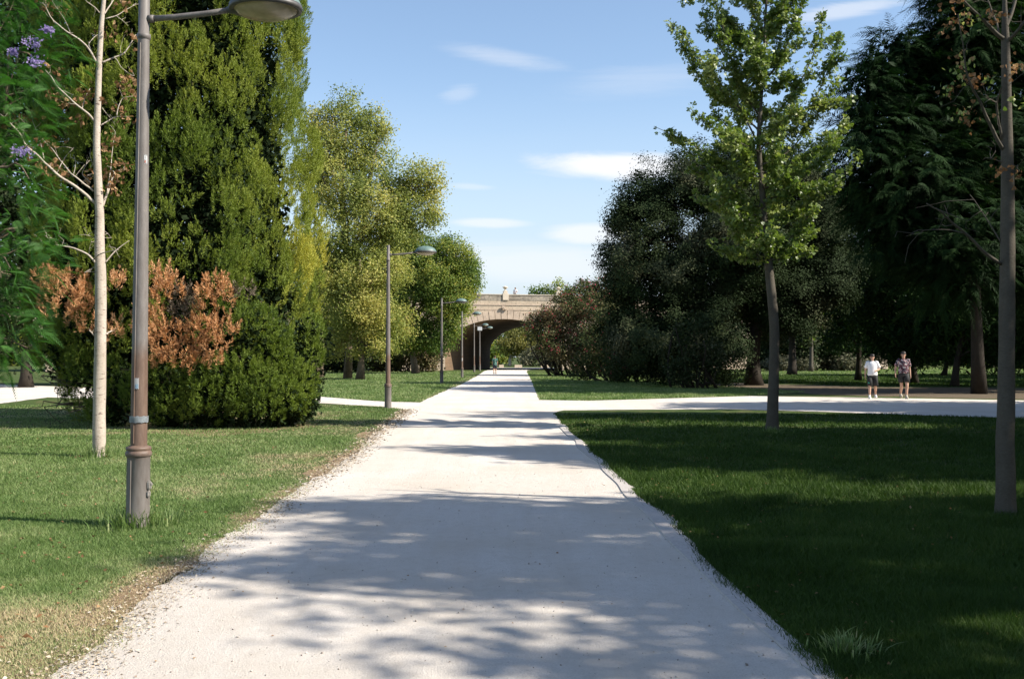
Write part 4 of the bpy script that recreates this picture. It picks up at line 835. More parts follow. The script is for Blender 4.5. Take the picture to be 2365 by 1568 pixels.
shade_tree(50, 74, [(0,0,12,5,6,5),(0,0,6,5,7,5)], 'farthest shading tree off to the right behind the dark evergreens', seed=103, gap=.1, dens=1.0, size=.6)
shade_tree(11.5, -5, [(0,0,7.5,3,2.6,2.6),(0,0,4,3,3,2.6)], 'shading tree behind the camera to the right', seed=96, gap=.35, dens=1.6, size=.26)

# ================================================================== LAMP POSTS
def mat_lamp():
    m, nt = new_mat('weathered lamp paint'); v = mapping(nt, (1, 1, .25))
    n = noise(nt, 22, 6, .7, v); g_ = nd(nt, 'ShaderNodeTexCoord'); s_ = nd(nt, 'ShaderNodeSeparateXYZ'); nt.links.new(g_.outputs['Object'], s_.inputs[0])
    col = ramp(nt, n, [(.3, (.115,.098,.088)), (.7, (.175,.158,.148))])
    n2 = noise(nt, 4, 6, .75, mapping(nt)); fine = noise(nt, 160, 2, .5, mapping(nt))
    # rusty stretch of primer between knee and head height
    a = nd(nt, 'ShaderNodeMapRange', interpolation_type='SMOOTHSTEP'); a.inputs[1].default_value = 1.78; a.inputs[2].default_value = 1.55; nt.links.new(s_.outputs[2], a.inputs[0])
    b = nd(nt, 'ShaderNodeMapRange', interpolation_type='SMOOTHSTEP'); b.inputs[1].default_value = .62; b.inputs[2].default_value = .72; nt.links.new(s_.outputs[2], b.inputs[0])
    f = nd(nt, 'ShaderNodeMath', operation='MULTIPLY'); nt.links.new(a.outputs[0], f.inputs[0]); nt.links.new(b.outputs[0], f.inputs[1])
    f2 = nd(nt, 'ShaderNodeMath', operation='MULTIPLY'); nt.links.new(f.outputs[0], f2.inputs[0]); f2.inputs[1].default_value = .8
    col = mixc(nt, f2.outputs[0], col, ramp(nt, n, [(.3, (.085,.045,.028)), (.7, (.155,.092,.060))]))
    col = mixc(nt, ramp(nt, n2, [(.60, (0,0,0)), (.70, (.6,.6,.6))]), col, (.24,.21,.18))
    col = mixc(nt, ramp(nt, fine, [(.70, (0,0,0)), (.76, (.5,.5,.5))]), col, (.40,.36,.32))
    out(nt, principled(nt, col, .55, n, .25, .004, spec=.4)); return m
M_LAMP = mat_lamp()
M_DOME = mat_simple('green patina dome', (.135, .20, .185), (.085, .14, .125), .5, 14, .1)
M_UND = mat_simple('dark grey metal', (.075, .07, .068), (.045, .042, .04), .5, 20, .1)
M_LENS = mat_simple('cloudy lamp glass', (.36, .31, .21), (.26, .22, .14), .25, 9, .05)
M_WHITE = mat_simple('white paper', (.75, .75, .74), (.6, .6, .62), .7, 30, .1)
M_BLUE = mat_simple('faded blue print', (.35, .55, .70), (.45, .6, .72), .7, 30, .1)
M_RED = mat_simple('faded red print', (.55, .15, .08), (.4, .12, .07), .7, 30, .1)
M_TAPE = mat_simple('silver tape', (.42, .46, .48), (.28, .31, .33), .35, 30, .4)
M_FIT = mat_simple('bare cast metal', (.36, .33, .30), (.2, .18, .16), .6, 50, .6)

def lathe(prof, seg=28, sx=1.0, sy=1.0, c=(0,0,0)):
    bm = bmesh.new(); rings = []
    for r, z in prof:
        if r < 1e-5: rings.append([bm.verts.new((c[0], c[1], c[2] + z))])
        else: rings.append([bm.verts.new((c[0] + r*sx*math.cos(t*2*math.pi/seg), c[1] + r*sy*math.sin(t*2*math.pi/seg), c[2] + z)) for t in range(seg)])
    for a, b in zip(rings[:-1], rings[1:]):
        for i in range(seg):
            j = (i + 1) % seg
            if len(a) == 1 and len(b) > 1: bm.faces.new((a[0], b[i], b[j]))
            elif len(b) == 1 and len(a) > 1: bm.faces.new((a[i], a[j], b[0]))
            elif len(a) > 1: bm.faces.new((a[i], a[j], b[j], b[i]))
    return bm
def bm_box(bm, x0, x1, y0, y1, z0, z1, bev=0.0):
    r = bmesh.ops.create_cube(bm, size=1.0)
    for v_ in r['verts']:
        v_.co = Vector(((x0+x1)/2 + v_.co.x*(x1-x0), (y0+y1)/2 + v_.co.y*(y1-y0), (z0+z1)/2 + v_.co.z*(z1-z0)))
    if bev: bmesh.ops.bevel(bm, geom=list({e for v_ in r['verts'] for e in v_.link_edges}), offset=bev, segments=2, affect='EDGES')
    return r['verts']

def lamp(loc, label, rz=0.0, detail=False):
    t = thing('street_lamp', loc, label, 'street lamp', 'curved-arm lamps standing in a row along the left side of the path', rz)
    seg = 32
    bm_obj('base', lathe([(.112,-.03),(.112,.02),(.107,.06),(.105,.66),(.108,.665),(.118,.672),(.120,.70),(.112,.715),(.106,.72),(.112,.728),(.116,.742),(.108,.757),(.085,.765),(.078,.77),(.0,.77)], seg), M_LAMP, t, True)
    bm = lathe([(.076,.765),(.074,1.2),(.068,2.2),(.061,3.2),(.054,4.2),(.052,4.60),(.052,4.605),(.062,4.61),(.064,4.635),(.062,4.655),(.050,4.66),(.050,5.08),(.046,5.10),(.0,5.105)], seg)
    pole = bm_obj('pole', bm, M_LAMP, t, True)
    # raised cable cover running down the front of pole and base
    bm = bmesh.new(); a0 = R(-112); segz = [(.03,.109),(.64,.107)]
    for z0, r0, z1, r1 in ((.05,.107,.64,.105),(.79,.075,2.2,.068),(2.2,.068,3.2,.061),(3.2,.061,4.2,.054),(4.2,.054,4.56,.052)):
        vs = []
        for z, r in ((z0, r0), (z1, r1)):
            for da, dr in ((-.016,-.004),(-.016,.008),(.016,.008),(.016,-.004)):
                d = (math.cos(a0), math.sin(a0)); s = (-d[1], d[0]); vs.append(bm.verts.new((d[0]*(r+dr) + s[0]*da, d[1]*(r+dr) + s[1]*da, z)))
        for a_, b_, c_, d_ in ((0,1,5,4),(1,2,6,5),(2,3,7,6),(0,4,7,3),(0,3,2,1),(4,5,6,7)): bm.faces.new((vs[a_],vs[b_],vs[c_],vs[d_]))
    bm_obj('cable_cover', bm, M_LAMP, t)
    T = Tubes(); T.add([(.03,0,4.80),(.30,0,4.815),(.60,0,4.845),(.88,0,4.885)], [.028,.027,.026,.026], 14); T.add([(.045,0,4.80),(.10,0,4.803)], [.037,.034], 14)
    T.build('arm', M_LAMP, t)
    # luminaire
    hx = 1.17; hz = 4.90
    bm = lathe([(.335,-.015),(.338,.015),(.325,.045),(.285,.10),(.21,.15),(.11,.178),(.0,.186)], 36, 1, .82, (hx, 0, hz)); dome = bm_obj('lamp_dome', bm, M_DOME, t, True)
    bm = lathe([(.300,-.030),(.336,-.038),(.345,-.015),(.340,.016),(.32,.018),(.30,-.01)], 36, 1, .82, (hx, 0, hz)); bm_obj('lamp_rim', bm, M_UND, t, True)
    bm = lathe([(.0,-.118),(.09,-.114),(.18,-.098),(.25,-.070),(.295,-.034),(.302,-.020),(.0,-.02)], 36, 1, .82, (hx, 0, hz)); bm_obj('lamp_glass', bm, M_LENS, t, True)
    T = Tubes(); T.add([(.80,0,4.875),(.88,0,4.885),(.98,0,4.905)], [.030,.050,.085], 14); T.build('neck', M_UND, t)
    return t, pole
spots = [(318,1217,'nearest lamp post, rusty brown above its base, with stickers and silver tape'),(896,942,'second lamp post, standing on the grass tip by the left side path'),(1020,886,'third lamp post, standing on the far lawn with a dark lower half'),
         (1067,872,'fourth lamp post, the one with a small pale sticker, before the bridge'),(1095,859.5,'fifth lamp post from the camera, just in front of the dark arch'),(1108,856.3,'farthest lamp post with a white box at the top of its pole')]
lamps = []
def copy_tree(o, parent=None):
    c = o.copy(); COL.objects.link(c); c.parent = parent
    for ch in list(o.children): copy_tree(ch, c)
    return c
proto, ppole = lamp(G(318, 1217), spots[0][2], R(-3)); lamps.append(proto)
for i, (u, v, lab) in enumerate(spots[1:]):
    c = copy_tree(proto); c.location = tuple(G(u, v)); c.rotation_euler = (0, 0, R([4, 2, -3, 3, 0][i])); c['label'] = lab; lamps.append(c)
lamps[0].rotation_euler = (0, R(.35), R(-3))

def wrap(name, lampo, z0, z1, a0, a1, r, mat, wob=.0, sub=None, label=None):
    bm = bmesh.new(); n = 14; rows = []
    for k, z in enumerate((z0, z1)):
        rows.append([bm.verts.new(((r) * math.cos(R(a0 + (a1-a0)*i/n)), r * math.sin(R(a0 + (a1-a0)*i/n)), z + wob * math.sin(i*1.9 + k))) for i in range(n+1)])
    for i in range(n): bm.faces.new((rows[0][i], rows[0][i+1], rows[1][i+1], rows[1][i]))
    bmesh.ops.solidify(bm, geom=bm.faces[:], thickness=.001)
    o = bm_obj(name, bm, mat, lampo); 
    return o
st = wrap('sticker', lamps[0], 1.30, 1.40, -118, -70, .0795, M_WHITE, .006); wrap('print', lamps[0], 1.305, 1.345, -92, -74, .081, M_BLUE, .003).parent = st
wrap('tape', lamps[0], .985, 1.045, -160, 10, .0855, M_TAPE, .004)
st = wrap('sticker', lamps[0], 3.42, 3.50, -52, -20, .0620, M_WHITE, .010); wrap('print', lamps[0], 3.425, 3.45, -48, -38, .0635, M_RED, .002).parent = st
wrap('sticker', lamps[3], 1.28, 1.52, -140, -40, .078, M_WHITE)
bm = bmesh.new(); bm_box(bm, .095, .135, -.045, -.005, .36, .44, .01); bm_box(bm, .098, .128, -.05, -.012, .29, .35, .009); bm_box(bm, .10, .15, -.035, -.015, .395, .42, .006)
bm_obj('bracket', bm, M_FIT, lamps[0])
bm = bmesh.new(); bm_box(bm, -.26, .26, -.07, .02, 4.60, 5.02, .02); wb = bm_obj('lamp_box', bm, M_WHITE, lamps[5])

# ================================================================== STONE BRIDGE
BA = R(12); BO = np.array([-.92, 118.0]); br_o = thing('stone_bridge', (BO[0], BO[1], 0), 'old sandstone arch bridge with weathered parapet crossing the end of the path', 'bridge', rz=BA)
def mat_stone(name, dark=0.5, brick=True, base=(.50,.40,.30)):
    m, nt = new_mat(name); g_ = nd(nt, 'ShaderNodeTexCoord'); s_ = nd(nt, 'ShaderNodeSeparateXYZ'); nt.links.new(g_.outputs['Object'], s_.inputs[0])
    c = nd(nt, 'ShaderNodeCombineXYZ'); ad = nd(nt, 'ShaderNodeMath', operation='ADD'); nt.links.new(s_.outputs[0], ad.inputs[0]); nt.links.new(s_.outputs[1], ad.inputs[1]); nt.links.new(ad.outputs[0], c.inputs[0]); nt.links.new(s_.outputs[2], c.inputs[1])
    v = mapping(nt); n = noise(nt, 3.2, 7, .75, v); n1 = noise(nt, .5, 4, .6, mapping(nt, (1,1,2.5))); n3 = noise(nt, 13, 5, .7, v)
    b2 = tuple(x * .72 for x in base); b3 = tuple(x * 1.18 for x in base)
    if brick:
        b = nd(nt, 'ShaderNodeTexBrick'); b.inputs['Scale'].default_value = 1; b.inputs['Brick Width'].default_value = .95; b.inputs['Row Height'].default_value = .42; b.inputs['Mortar Size'].default_value = .012
        b.inputs['Color1'].default_value = (*base, 1); b.inputs['Color2'].default_value = (*b3, 1); b.inputs['Mortar'].default_value = (*[x*.55 for x in base], 1); nt.links.new(c.outputs[0], b.inputs['Vector']); col = b.outputs[0]
        h = b.outputs['Fac']
    else: col = ramp(nt, n3, [(.3, base), (.7, b3)]); h = n3
    col = mixc(nt, ramp(nt, n1, [(.35, (0,0,0)), (.7, (.6,.6,.6))]), col, b2)
    col = mixc(nt, ramp(nt, n, [(.48, (0,0,0)), (.68, (dark,)*3)]), col, (.13,.115,.10))
    if dark > .9:
        n4 = noise(nt, 1.1, 6, .7, mapping(nt, (.35, .35, 2.2))); col = mixc(nt, ramp(nt, n4, [(.42, (0,0,0)), (.58, (.75,.75,.75))]), col, (.12,.10,.085))
    out(nt, principled(nt, col, .92, n, .5, .04, spec=.15)); return m
M_ST = mat_stone('sandstone ashlar', .45); M_ST2 = mat_stone('lichen darkened parapet stone', .95, True, (.40,.34,.27)); M_VAULT = mat_stone('shade darkened vault stone', .6, True, (.16,.105,.065)); M_VS = mat_stone('arch stone', .35, False, (.49,.385,.30)); M_COP = mat_stone('pale coping', .2, False, (.60,.51,.41))  # vault colour darkened to stand in for the shade inside the arches
TW = 22.0; dirw = np.array([4.82, 21.5]); ca, sa = math.cos(BA), math.sin(BA)
dl_ = np.array([dirw[0]*ca + dirw[1]*sa, -dirw[0]*sa + dirw[1]*ca]); SK = dl_[0] / dl_[1]; TD = dl_[1]
A_, B_, SPR = 7.08, 3.62, 2.45; PER = 19.2
def arch_z(s):
    k = round(s / PER); x = s - k * PER
    if abs(x) < A_ - 1e-6: return SPR + B_ * math.sqrt(max(0, 1 - (x/A_)**2))
    return 0.0
bm = bmesh.new(); S0, S1 = -58, 58; DECK = 8.25
ss = set([S0, S1])
for k in range(-3, 4):
    for j in range(-26, 27):
        x = k*PER + A_ * math.sin(j / 26 * math.pi / 2)
        if S0 < x < S1: ss.add(round(x, 5))
ss = sorted(ss)
vq = []
def bv(s, t, z): return bm.verts.new((s + SK * t, t, z))
for a, b in zip(ss[:-1], ss[1:]):
    mid = (a + b) / 2; k = round(mid / PER); inside = abs(mid - k*PER) < A_
    za = SPR + B_*math.sqrt(max(0, 1-((a-k*PER)/A_)**2)) if inside else -.1; zb = SPR + B_*math.sqrt(max(0, 1-((b-k*PER)/A_)**2)) if inside else -.1
    f0 = [bv(a,0,za), bv(b,0,zb), bv(b,0,DECK), bv(a,0,DECK)]; f1 = [bv(a,TD,za), bv(b,TD,zb), bv(b,TD,DECK), bv(a,TD,DECK)]
    bm.faces.new(f0); bm.faces.new(f1[::-1]); bm.faces.new((f0[3], f0[2], f1[2], f1[3]))
    if inside: vq.append([v_.co.copy() for v_ in (f0[0], f1[0], f1[1], f0[1])])
for k in range(-3, 4):
    for e in (-1, 1):
        s = k*PER + e*A_
        if S0 < s < S1:
            vq.append([Vector((s + SK*t_, t_, z_)) for t_, z_ in ((0,-.1),(0,SPR),(TD,SPR),(TD,-.1))])
bmesh.ops.remove_doubles(bm, verts=bm.verts[:], dist=.0005)
bm_obj('wall', bm, M_ST, br_o)
bm = bmesh.new()
for q in vq: bm.faces.new([bm.verts.new(c_) for c_ in q])
bmesh.ops.remove_doubles(bm, verts=bm.verts[:], dist=.0005)
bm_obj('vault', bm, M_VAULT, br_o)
def bar(name, z0, z1, t0, t1, mat, back=False):
    bm = bmesh.new(); n = 60
    for i in range(n):
        a = S0 + (S1-S0)*i/n; b = S0 + (S1-S0)*(i+1)/n - .012
        vs = [bm.verts.new((s + SK*t, t, z)) for z in (z0, z1) for s, t in ((a,t0),(b,t0),(b,t1),(a,t1))]
        for f in ((0,1,2,3),(7,6,5,4),(0,4,5,1),(1,5,6,2),(2,6,7,3),(3,7,4,0)): bm.faces.new([vs[j] for j in f])
    return bm_obj(name, bm, mat, br_o)
bar('string_course', 7.12, 7.22, -.045, -.002, M_VS); bar('string_course', 7.70, 7.82, -.06, -.002, M_VS)
bar('parapet', DECK + .004, 8.92, -.02, .32, M_ST2); bar('coping', 8.923, 9.02, -.07, .38, M_COP); bar('parapet', DECK + .004, 8.92, TD-.32, TD+.02, M_ST2)
for k in (-1, 0, 1):
    bm = bmesh.new(); nv = 31
    for i in range(nv):
        a0 = math.pi * (i + .06) / nv; a1 = math.pi * (i + .94) / nv; vs = []
        th = 1.02 + (.10 if i == nv//2 else 0)
        for t in (-.06 if i == nv//2 else -.035 - .012*((i*7)%3), -.001):
            for a, rr in ((a0,0),(a1,0),(a1,th),(a0,th)):
                cx = math.cos(a); cz = math.sin(a); n = np.array([cx/A_, cz/B_]); n = n/np.linalg.norm(n)
                vs.append(bm.verts.new((k*PER + A_*cx*.9995 + n[0]*(rr+.004) + SK*t, t, SPR + B_*cz + n[1]*(rr+.004))))
        for f in ((0,1,2,3),(7,6,5,4),(0,4,5,1),(1,5,6,2),(2,6,7,3),(3,7,4,0)): bm.faces.new([vs[j] for j in f])
    bm_obj('arch_ring', bm, M_VS, br_o)
# carved bracket over the keystone
bm = bmesh.new(); bm_box(bm, -.40, .05, -.36, -.10, 7.28, 7.62, .08); bm_box(bm, -.05, .30, -.30, -.10, 7.12, 7.30, .05); bm_obj('carved_corbel', bm, M_VS, br_o)
# urns on pedestals
for s in (0.15, 6.65, -6.9, 13.3):
    bm = bmesh.new(); bm_box(bm, s-.36, s+.36, -.13, .42, 8.3, 9.1, .02); bm_box(bm, s-.25, s+.25, -.05, .34, 9.1, 9.42, .02); pd_ = bm_obj('pedestal', bm, M_COP, br_o)
    bm = lathe([(.14,0),(.16,.04),(.09,.08),(.07,.16),(.12,.21),(.27,.35),(.33,.44),(.31,.47),(.20,.49),(.10,.55),(.0,.58)], 16, c=(s, .14, 9.422)); bm_obj('urn', bm, M_COP, pd_, True)

# stone blocks beyond the bridge
for i, (u, lab) in enumerate([(1158,'left stone block on the far path beyond the arch'),(1197,'middle stone block on the far path, between the two others'),(1259,'right stone block on the far path, nearest the pink oleander')]):
    p = P(u, 849, 147); bm = bmesh.new(); w2 = [.34,.55,.6][i]; bm_box(bm, -w2, w2, -.3, .3, 0, .42, .04)
    for v_ in bm.verts: v_.co += Vector(((vnoise(np.array([[v_.co.x, v_.co.y, v_.co.z + i]]), 3)[0]-.5)*.06, 0, 0))
    o = bm_obj('stone_block', bm, M_COP, None); o.location = (p[0], 147, 0); tag(o, lab, 'stone block', 'stone blocks along the far path')

# ================================================================== PEOPLE
M_SKIN = mat_simple('skin', (.50, .30, .21), (.42, .24, .165), .55, 12, .05)
M_HAIR = mat_simple('dark brown hair', (.022, .014, .010), (.012, .008, .006), .6, 60, .5)
M_HAIRB = mat_simple('brown hair', (.075, .035, .022), (.045, .022, .014), .6, 60, .5)
M_TEE = mat_simple('white cotton', (.80, .79, .80), (.72, .71, .73), .85, 14, .3)
M_BLK = mat_simple('black shorts cloth', (.018, .019, .021), (.010, .011, .012), .8, 20, .3)
M_GRNC = mat_simple('green stripe cloth', (.03, .30, .20), (.04, .40, .28), .7, 20, .2)
M_SHOE = mat_simple('off white shoe', (.74, .72, .70), (.6, .58, .55), .6, 20, .1)
M_SHOE2 = mat_simple('worn beige shoe', (.42, .38, .30), (.25, .22, .17), .6, 20, .1)
M_EYE = mat_simple('eye', (.03, .02, .015), (.02, .015, .01), .2, 20, 0)
def mat_print(name, cols, scale):
    m, nt = new_mat(name); v = mapping(nt); n = noise(nt, scale, 3, .5, v, 1.2)
    r = ramp(nt, n, cols); r.node.color_ramp.interpolation = 'CONSTANT'; out(nt, principled(nt, r, .8)); return m
M_FLORAL = mat_print('floral print cloth', [(0, (.012,.014,.03)), (.42, (.16,.025,.04)), (.47, (.012,.013,.025)), (.53, (.03,.04,.07)), (.56, (.62,.60,.58)), (.61, (.30,.05,.07)), (.68, (.60,.60,.62))], 9)
M_TEAL = mat_print('teal print cloth', [(0, (.02,.05,.05)), (.45, (.05,.15,.12)), (.52, (.16,.30,.25)), (.60, (.03,.09,.09)), (.7,(.2,.33,.28))], 10)
M_NAVY = mat_simple('dark navy cloth', (.02, .025, .055), (.014, .016, .03), .8, 20, .3)

def ring_loft(bm, rings, seg=20, wave=0.0, cap=True):
    """rings: (cx,cy,cz, rx, ry)"""
    R_ = []
    for k, (cx, cy_, cz, rx, ry) in enumerate(rings):
        R_.append([bm.verts.new((cx + rx*math.cos(a)*(1 + wave*math.sin(a*5+k)), cy_ + ry*math.sin(a)*(1 + wave*math.sin(a*4+k*1.3)), cz + wave*.06*math.sin(a*3+k))) for a in np.linspace(0, 2*math.pi, seg, endpoint=False)])
    for a, b in zip(R_[:-1], R_[1:]):
        for i in range(seg): bm.faces.new((a[i], a[(i+1)%seg], b[(i+1)%seg], b[i]))
    if cap: bm.faces.new(R_[0][::-1]); bm.faces.new(R_[-1])
def cloth(name, parts, mat, parent, wave=.03, tubes=()):
    bm = bmesh.new()
    for r in parts: ring_loft(bm, r, 22, wave)
    T = Tubes()
    for p, r in tubes: T.add(np.array(p), r, 14, .12)
    if tubes:
        V = np.concatenate(T.V); vs = [bm.verts.new(tuple(x)) for x in V]
        for f in list(np.concatenate(T.F)) + list(np.concatenate(T.T)): bm.faces.new([vs[i] for i in f])
    return bm_obj(name, bm, mat, parent, True)

def skin_body(name, J, E, mat, parent, extras=()):
    """one continuous body grown over a joint skeleton; J: name -> (x,y,z,r)"""
    bm = bmesh.new(); ly = bm.verts.layers.skin.verify(); vs = {}
    for k, (x, y, z, r) in J.items():
        v_ = bm.verts.new((x, y, z)); rr = r if isinstance(r, tuple) else (r, r); v_[ly].radius = rr; v_[ly].use_root = (k == 'pelvis'); vs[k] = v_
    for a, b in E: bm.edges.new((vs[a], vs[b]))
    me = bpy.data.meshes.new(name); bm.to_mesh(me); bm.free(); o = bpy.data.objects.new(name, me); COL.objects.link(o)
    s = o.modifiers.new('s', 'SKIN'); s.use_smooth_shade = True; s.branch_smoothing = .6; b = o.modifiers.new('b', 'SUBSURF'); b.levels = 2; b.render_levels = 2
    dg = bpy.context.evaluated_depsgraph_get(); dg.update(); ev = o.evaluated_get(dg); nm = bpy.data.meshes.new_from_object(ev)
    bpy.data.objects.remove(o); bm = bmesh.new(); bm.from_mesh(nm)
    for (c, r3) in extras:
        r = bmesh.ops.create_uvsphere(bm, u_segments=12, v_segments=8, radius=1.0)
        for v_ in r['verts']: v_.co = Vector((c[0] + v_.co.x*r3[0], c[1] + v_.co.y*r3[1], c[2] + v_.co.z*r3[2]))
    bm.to_mesh(nm); bm.free(); nm.materials.clear(); nm.materials.append(mat)
    for p in nm.polygons: p.use_smooth = True
    nm.name = name; o = bpy.data.objects.new(name, nm); COL.objects.link(o); o.parent = parent; return o

def person(loc, label, face, H, pose, shirt, shorts, shoes, hair, group=None, longhair=False, stripe=False, shortlen=.52, hem=.93, tunic=False):
    """face: rotation so that -Y local looks where the person looks; pose gives arm and leg joints"""
    t = thing('person', loc, label, 'person', group, face); k = H / 1.72; t.scale = (k, k, k)
    J = {'pelvis':(0,0,.94,.105),'waist':(0,0,1.08,.10),'chest':(0,0,1.27,.105),'neckb':(0,.01,1.42,.06),'neck':(0,0,1.475,.05),
         'jaw':(0,-.012,1.535,.060),'head':(0,-.004,1.605,.082),'crown':(0,.006,1.665,.066)}
    E = [('pelvis','waist'),('waist','chest'),('chest','neckb'),('neckb','neck'),('neck','jaw'),('jaw','head'),('head','crown')]
    for s, nm_ in ((-1,'l'),(1,'r')):
        p = pose[nm_]
        J['sh'+nm_] = (s*.175,.01,1.395,.056); E.append(('chest','sh'+nm_))
        for jn, rr in (('el',.040),('wr',.027)): J[jn+nm_] = (*p[jn], rr)
        E += [('sh'+nm_,'el'+nm_),('el'+nm_,'wr'+nm_)]
        el, wr = np.array(p['el']), np.array(p['wr']); d = unit(wr - el); pm = wr + d*.045; J['pm'+nm_] = (*pm, .030); E.append(('wr'+nm_,'pm'+nm_))
        sd_ = unit(np.cross(d, np.array([s*1.0, .15, .1]))); inw = unit(np.cross(sd_, d)) * -s
        if np.dot(inw, np.array([-s,0,0])) < 0 and abs(d[2]) > .5: inw = -inw
        for fi, (o_, ln) in enumerate(((-.027,.062),(-.009,.072),(.009,.068),(.026,.052))):
            a = wr + d*.075 + sd_*o_; b = a + d*ln*.5 + inw*.006; c = b + d*ln*.42 + inw*.020
            for q, (pp, rr) in enumerate(((a,.0095),(b,.0085),(c,.007))): J[f'f{nm_}{fi}{q}'] = (*pp, rr)
            E += [('pm'+nm_,f'f{nm_}{fi}0'),(f'f{nm_}{fi}0',f'f{nm_}{fi}1'),(f'f{nm_}{fi}1',f'f{nm_}{fi}2')]
        a = wr + d*.03 - sd_*.032; b = a + d*.03 - sd_*.018 + inw*.008; J[f't{nm_}0'] = (*a,.011); J[f't{nm_}1'] = (*b,.008); E += [('pm'+nm_,f't{nm_}0'),(f't{nm_}0',f't{nm_}1')]
        J['hip'+nm_] = (s*.095,0,.87,.088); J['kn'+nm_] = (*p['kn'],.056); kn, an = np.array(p['kn']), np.array(p['an']); cf = kn + (an-kn)*.35 + np.array([0,.015,0]); J['cf'+nm_] = (*cf,.054)
        J['an'+nm_] = (*an,.034); J['bl'+nm_] = (an[0],an[1]-.10,an[2]*.45,.034); J['to'+nm_] = (an[0],an[1]-.165,an[2]*.4,.022)
        E += [('pelvis','hip'+nm_),('hip'+nm_,'kn'+nm_),('kn'+nm_,'cf'+nm_),('cf'+nm_,'an'+nm_),('an'+nm_,'bl'+nm_),('bl'+nm_,'to'+nm_)]
    ex = [((0,-.093,1.585),(.012,.018,.022)),((-.078,.005,1.59),(.012,.02,.03)),((.078,.005,1.59),(.012,.02,.03)),((0,-.082,1.548),(.024,.012,.008)),((0,-.07,1.515),(.026,.022,.018))]
    skin_body('body', J, E, M_SKIN, t, ex)
    for s in (-1,1):
        bm = bmesh.new(); bmesh.ops.create_uvsphere(bm, u_segments=8, v_segments=6, radius=.010)
        for v_ in bm.verts: v_.co += Vector((s*.030,-.078,1.607))
        bm_obj('eye', bm, M_EYE, t, True)
    # hair cap with uneven surface
    bm = bmesh.new(); bmesh.ops.create_icosphere(bm, subdivisions=4, radius=1.0); V = np.array([v_.co[:] for v_ in bm.verts]); nz = vnoise(V, 5, 3)
    for v_, n_ in zip(bm.verts, nz):
        f = 1 + (n_ - .5) * .32; x, y, z = v_.co; zz = z * .082 if z > 0 else z * (.075 if y > 0 else .012)
        if longhair and y > -.15 and z < 0: zz = z * .30
        v_.co = Vector((x*.090*f, y*.104*f + .012, 1.632 + zz*f + (.012 if y < 0 else 0)))
    bm_obj('hair', bm, hair, t, True)
    # shirt with short sleeves
    sl = []
    for s, nm_ in ((-1,'l'),(1,'r')):
        el = np.array(pose[nm_]['el']); sh = np.array([s*.165,.01,1.40]); sl.append(([tuple(sh + np.array([-s*.06,0,.012])), tuple(sh), tuple(sh + (el-sh)*.4), tuple(sh + (el-sh)*.78)], [.066,.074,.076,.082]))
    h0 = hem
    cloth('shirt', [[(0,0,h0,.192,.135),(0,0,h0+.06,.186,.132),(0,0,1.10,.172,.124),(0,0,1.25,.178,.128),(0,.005,1.35,.178,.118),(0,.008,1.41,.145,.088),(0,.008,1.44,.085,.064),(0,.004,1.452,.066,.056)]], shirt, t, .035, sl)
    # shorts
    lg = []
    for s, nm_ in ((-1,'l'),(1,'r')):
        kn = np.array(pose[nm_]['kn']); hp = np.array([s*.095,0,.90]); e = hp + (kn-hp) * ((.90 - shortlen) / (.90 - kn[2])); lg.append(([tuple(hp), tuple(hp + (e-hp)*.4), tuple(e)], [.098,.104,.106]))
    cloth('shorts', [[(0,0,.80,.165,.125),(0,0,.88,.180,.128),(0,0,1.0,.165,.118)]], shorts, t, .02, lg)
    if stripe:
        kn = np.array(pose['l']['kn']); bm = bmesh.new(); ring_loft(bm, [(kn[0]-.045,kn[1]-.085,.60,.022,.014),(kn[0]-.03,-.095,.70,.030,.014),(kn[0]-.02,-.10,.82,.026,.014)], 12); bm_obj('stripe', bm, M_GRNC, t, True)
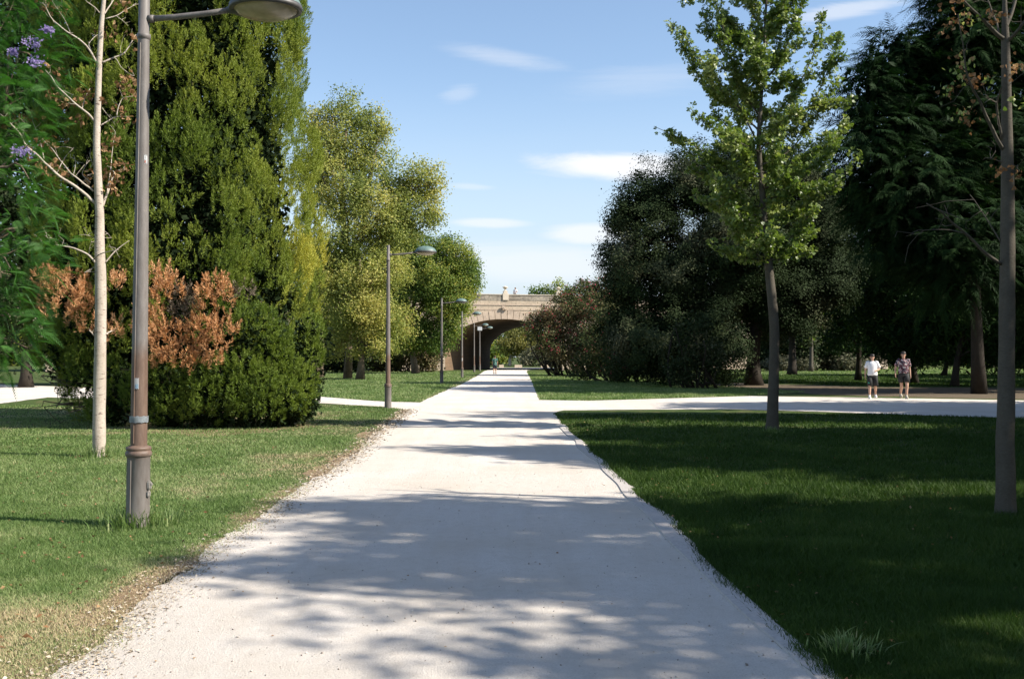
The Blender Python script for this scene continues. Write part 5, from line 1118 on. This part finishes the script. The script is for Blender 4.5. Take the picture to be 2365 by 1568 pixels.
    for s, nm_ in ((-1,'l'),(1,'r')):
        an = np.array(pose[nm_]['an']); z0 = an[2] - .085; bm = bmesh.new()
        ring_loft(bm, [(an[0],an[1]-.055,z0,.046,.140),(an[0],an[1]-.055,z0+.028,.050,.145),(an[0],an[1]-.045,z0+.065,.046,.120),(an[0],an[1]-.01,z0+.10,.044,.062),(an[0],an[1],z0+.155,.040,.044)], 18); bm_obj('shoe', bm, shoes, t, True)
    return t
pose1 = {'l':dict(el=(-.245,.02,1.12),wr=(-.265,-.05,.88),kn=(-.115,-.14,.485),an=(-.13,-.20,.085)), 'r':dict(el=(.265,.05,1.14),wr=(.135,-.17,1.10),kn=(.115,.02,.47),an=(.15,.24,.125))}
pose2 = {'l':dict(el=(-.265,.06,1.13),wr=(-.30,-.06,.90),kn=(-.06,.03,.475),an=(-.035,.27,.14)), 'r':dict(el=(.225,.04,1.12),wr=(.235,-.02,.86),kn=(.085,-.15,.485),an=(.05,-.18,.085))}
pose3 = {'l':dict(el=(-.235,.03,1.13),wr=(-.25,-.04,.89),kn=(-.09,-.09,.48),an=(-.08,-.16,.085)), 'r':dict(el=(.235,.03,1.13),wr=(.25,-.05,.89),kn=(.09,.02,.47),an=(.085,.16,.10))}
person(G(2015, 921), 'walking man in a loose white T-shirt, black shorts with a green stripe and white shoes', R(-12), 1.70, pose1, M_TEE, M_BLK, M_SHOE, M_HAIR, 'two men walking on the crossing path', stripe=True, shortlen=.50, hem=.90)
person(G(2087, 921), 'walking man in a dark floral printed shirt and dark shorts looking down', R(-6), 1.80, pose2, M_FLORAL, M_BLK, M_SHOE2, M_HAIR, 'two men walking on the crossing path', shortlen=.60, hem=.93)
person(G(1143, 864), 'person in a teal patterned top walking away towards the arch', R(178), 1.72, pose3, M_TEAL, M_NAVY, M_BLK, M_HAIR, shortlen=.55, hem=.80)
pb_ = P(1190, 700, 119.4); person((pb_[0], 119.7, 8.26), 'person with long brown hair and a white top standing behind the bridge parapet', R(-30), 1.68, pose1, M_TEE, M_NAVY, M_SHOE, M_HAIRB, longhair=True)
print('TOTAL POLYS', sum(len(o.data.polygons) for o in bpy.data.objects if o.type == 'MESH'))
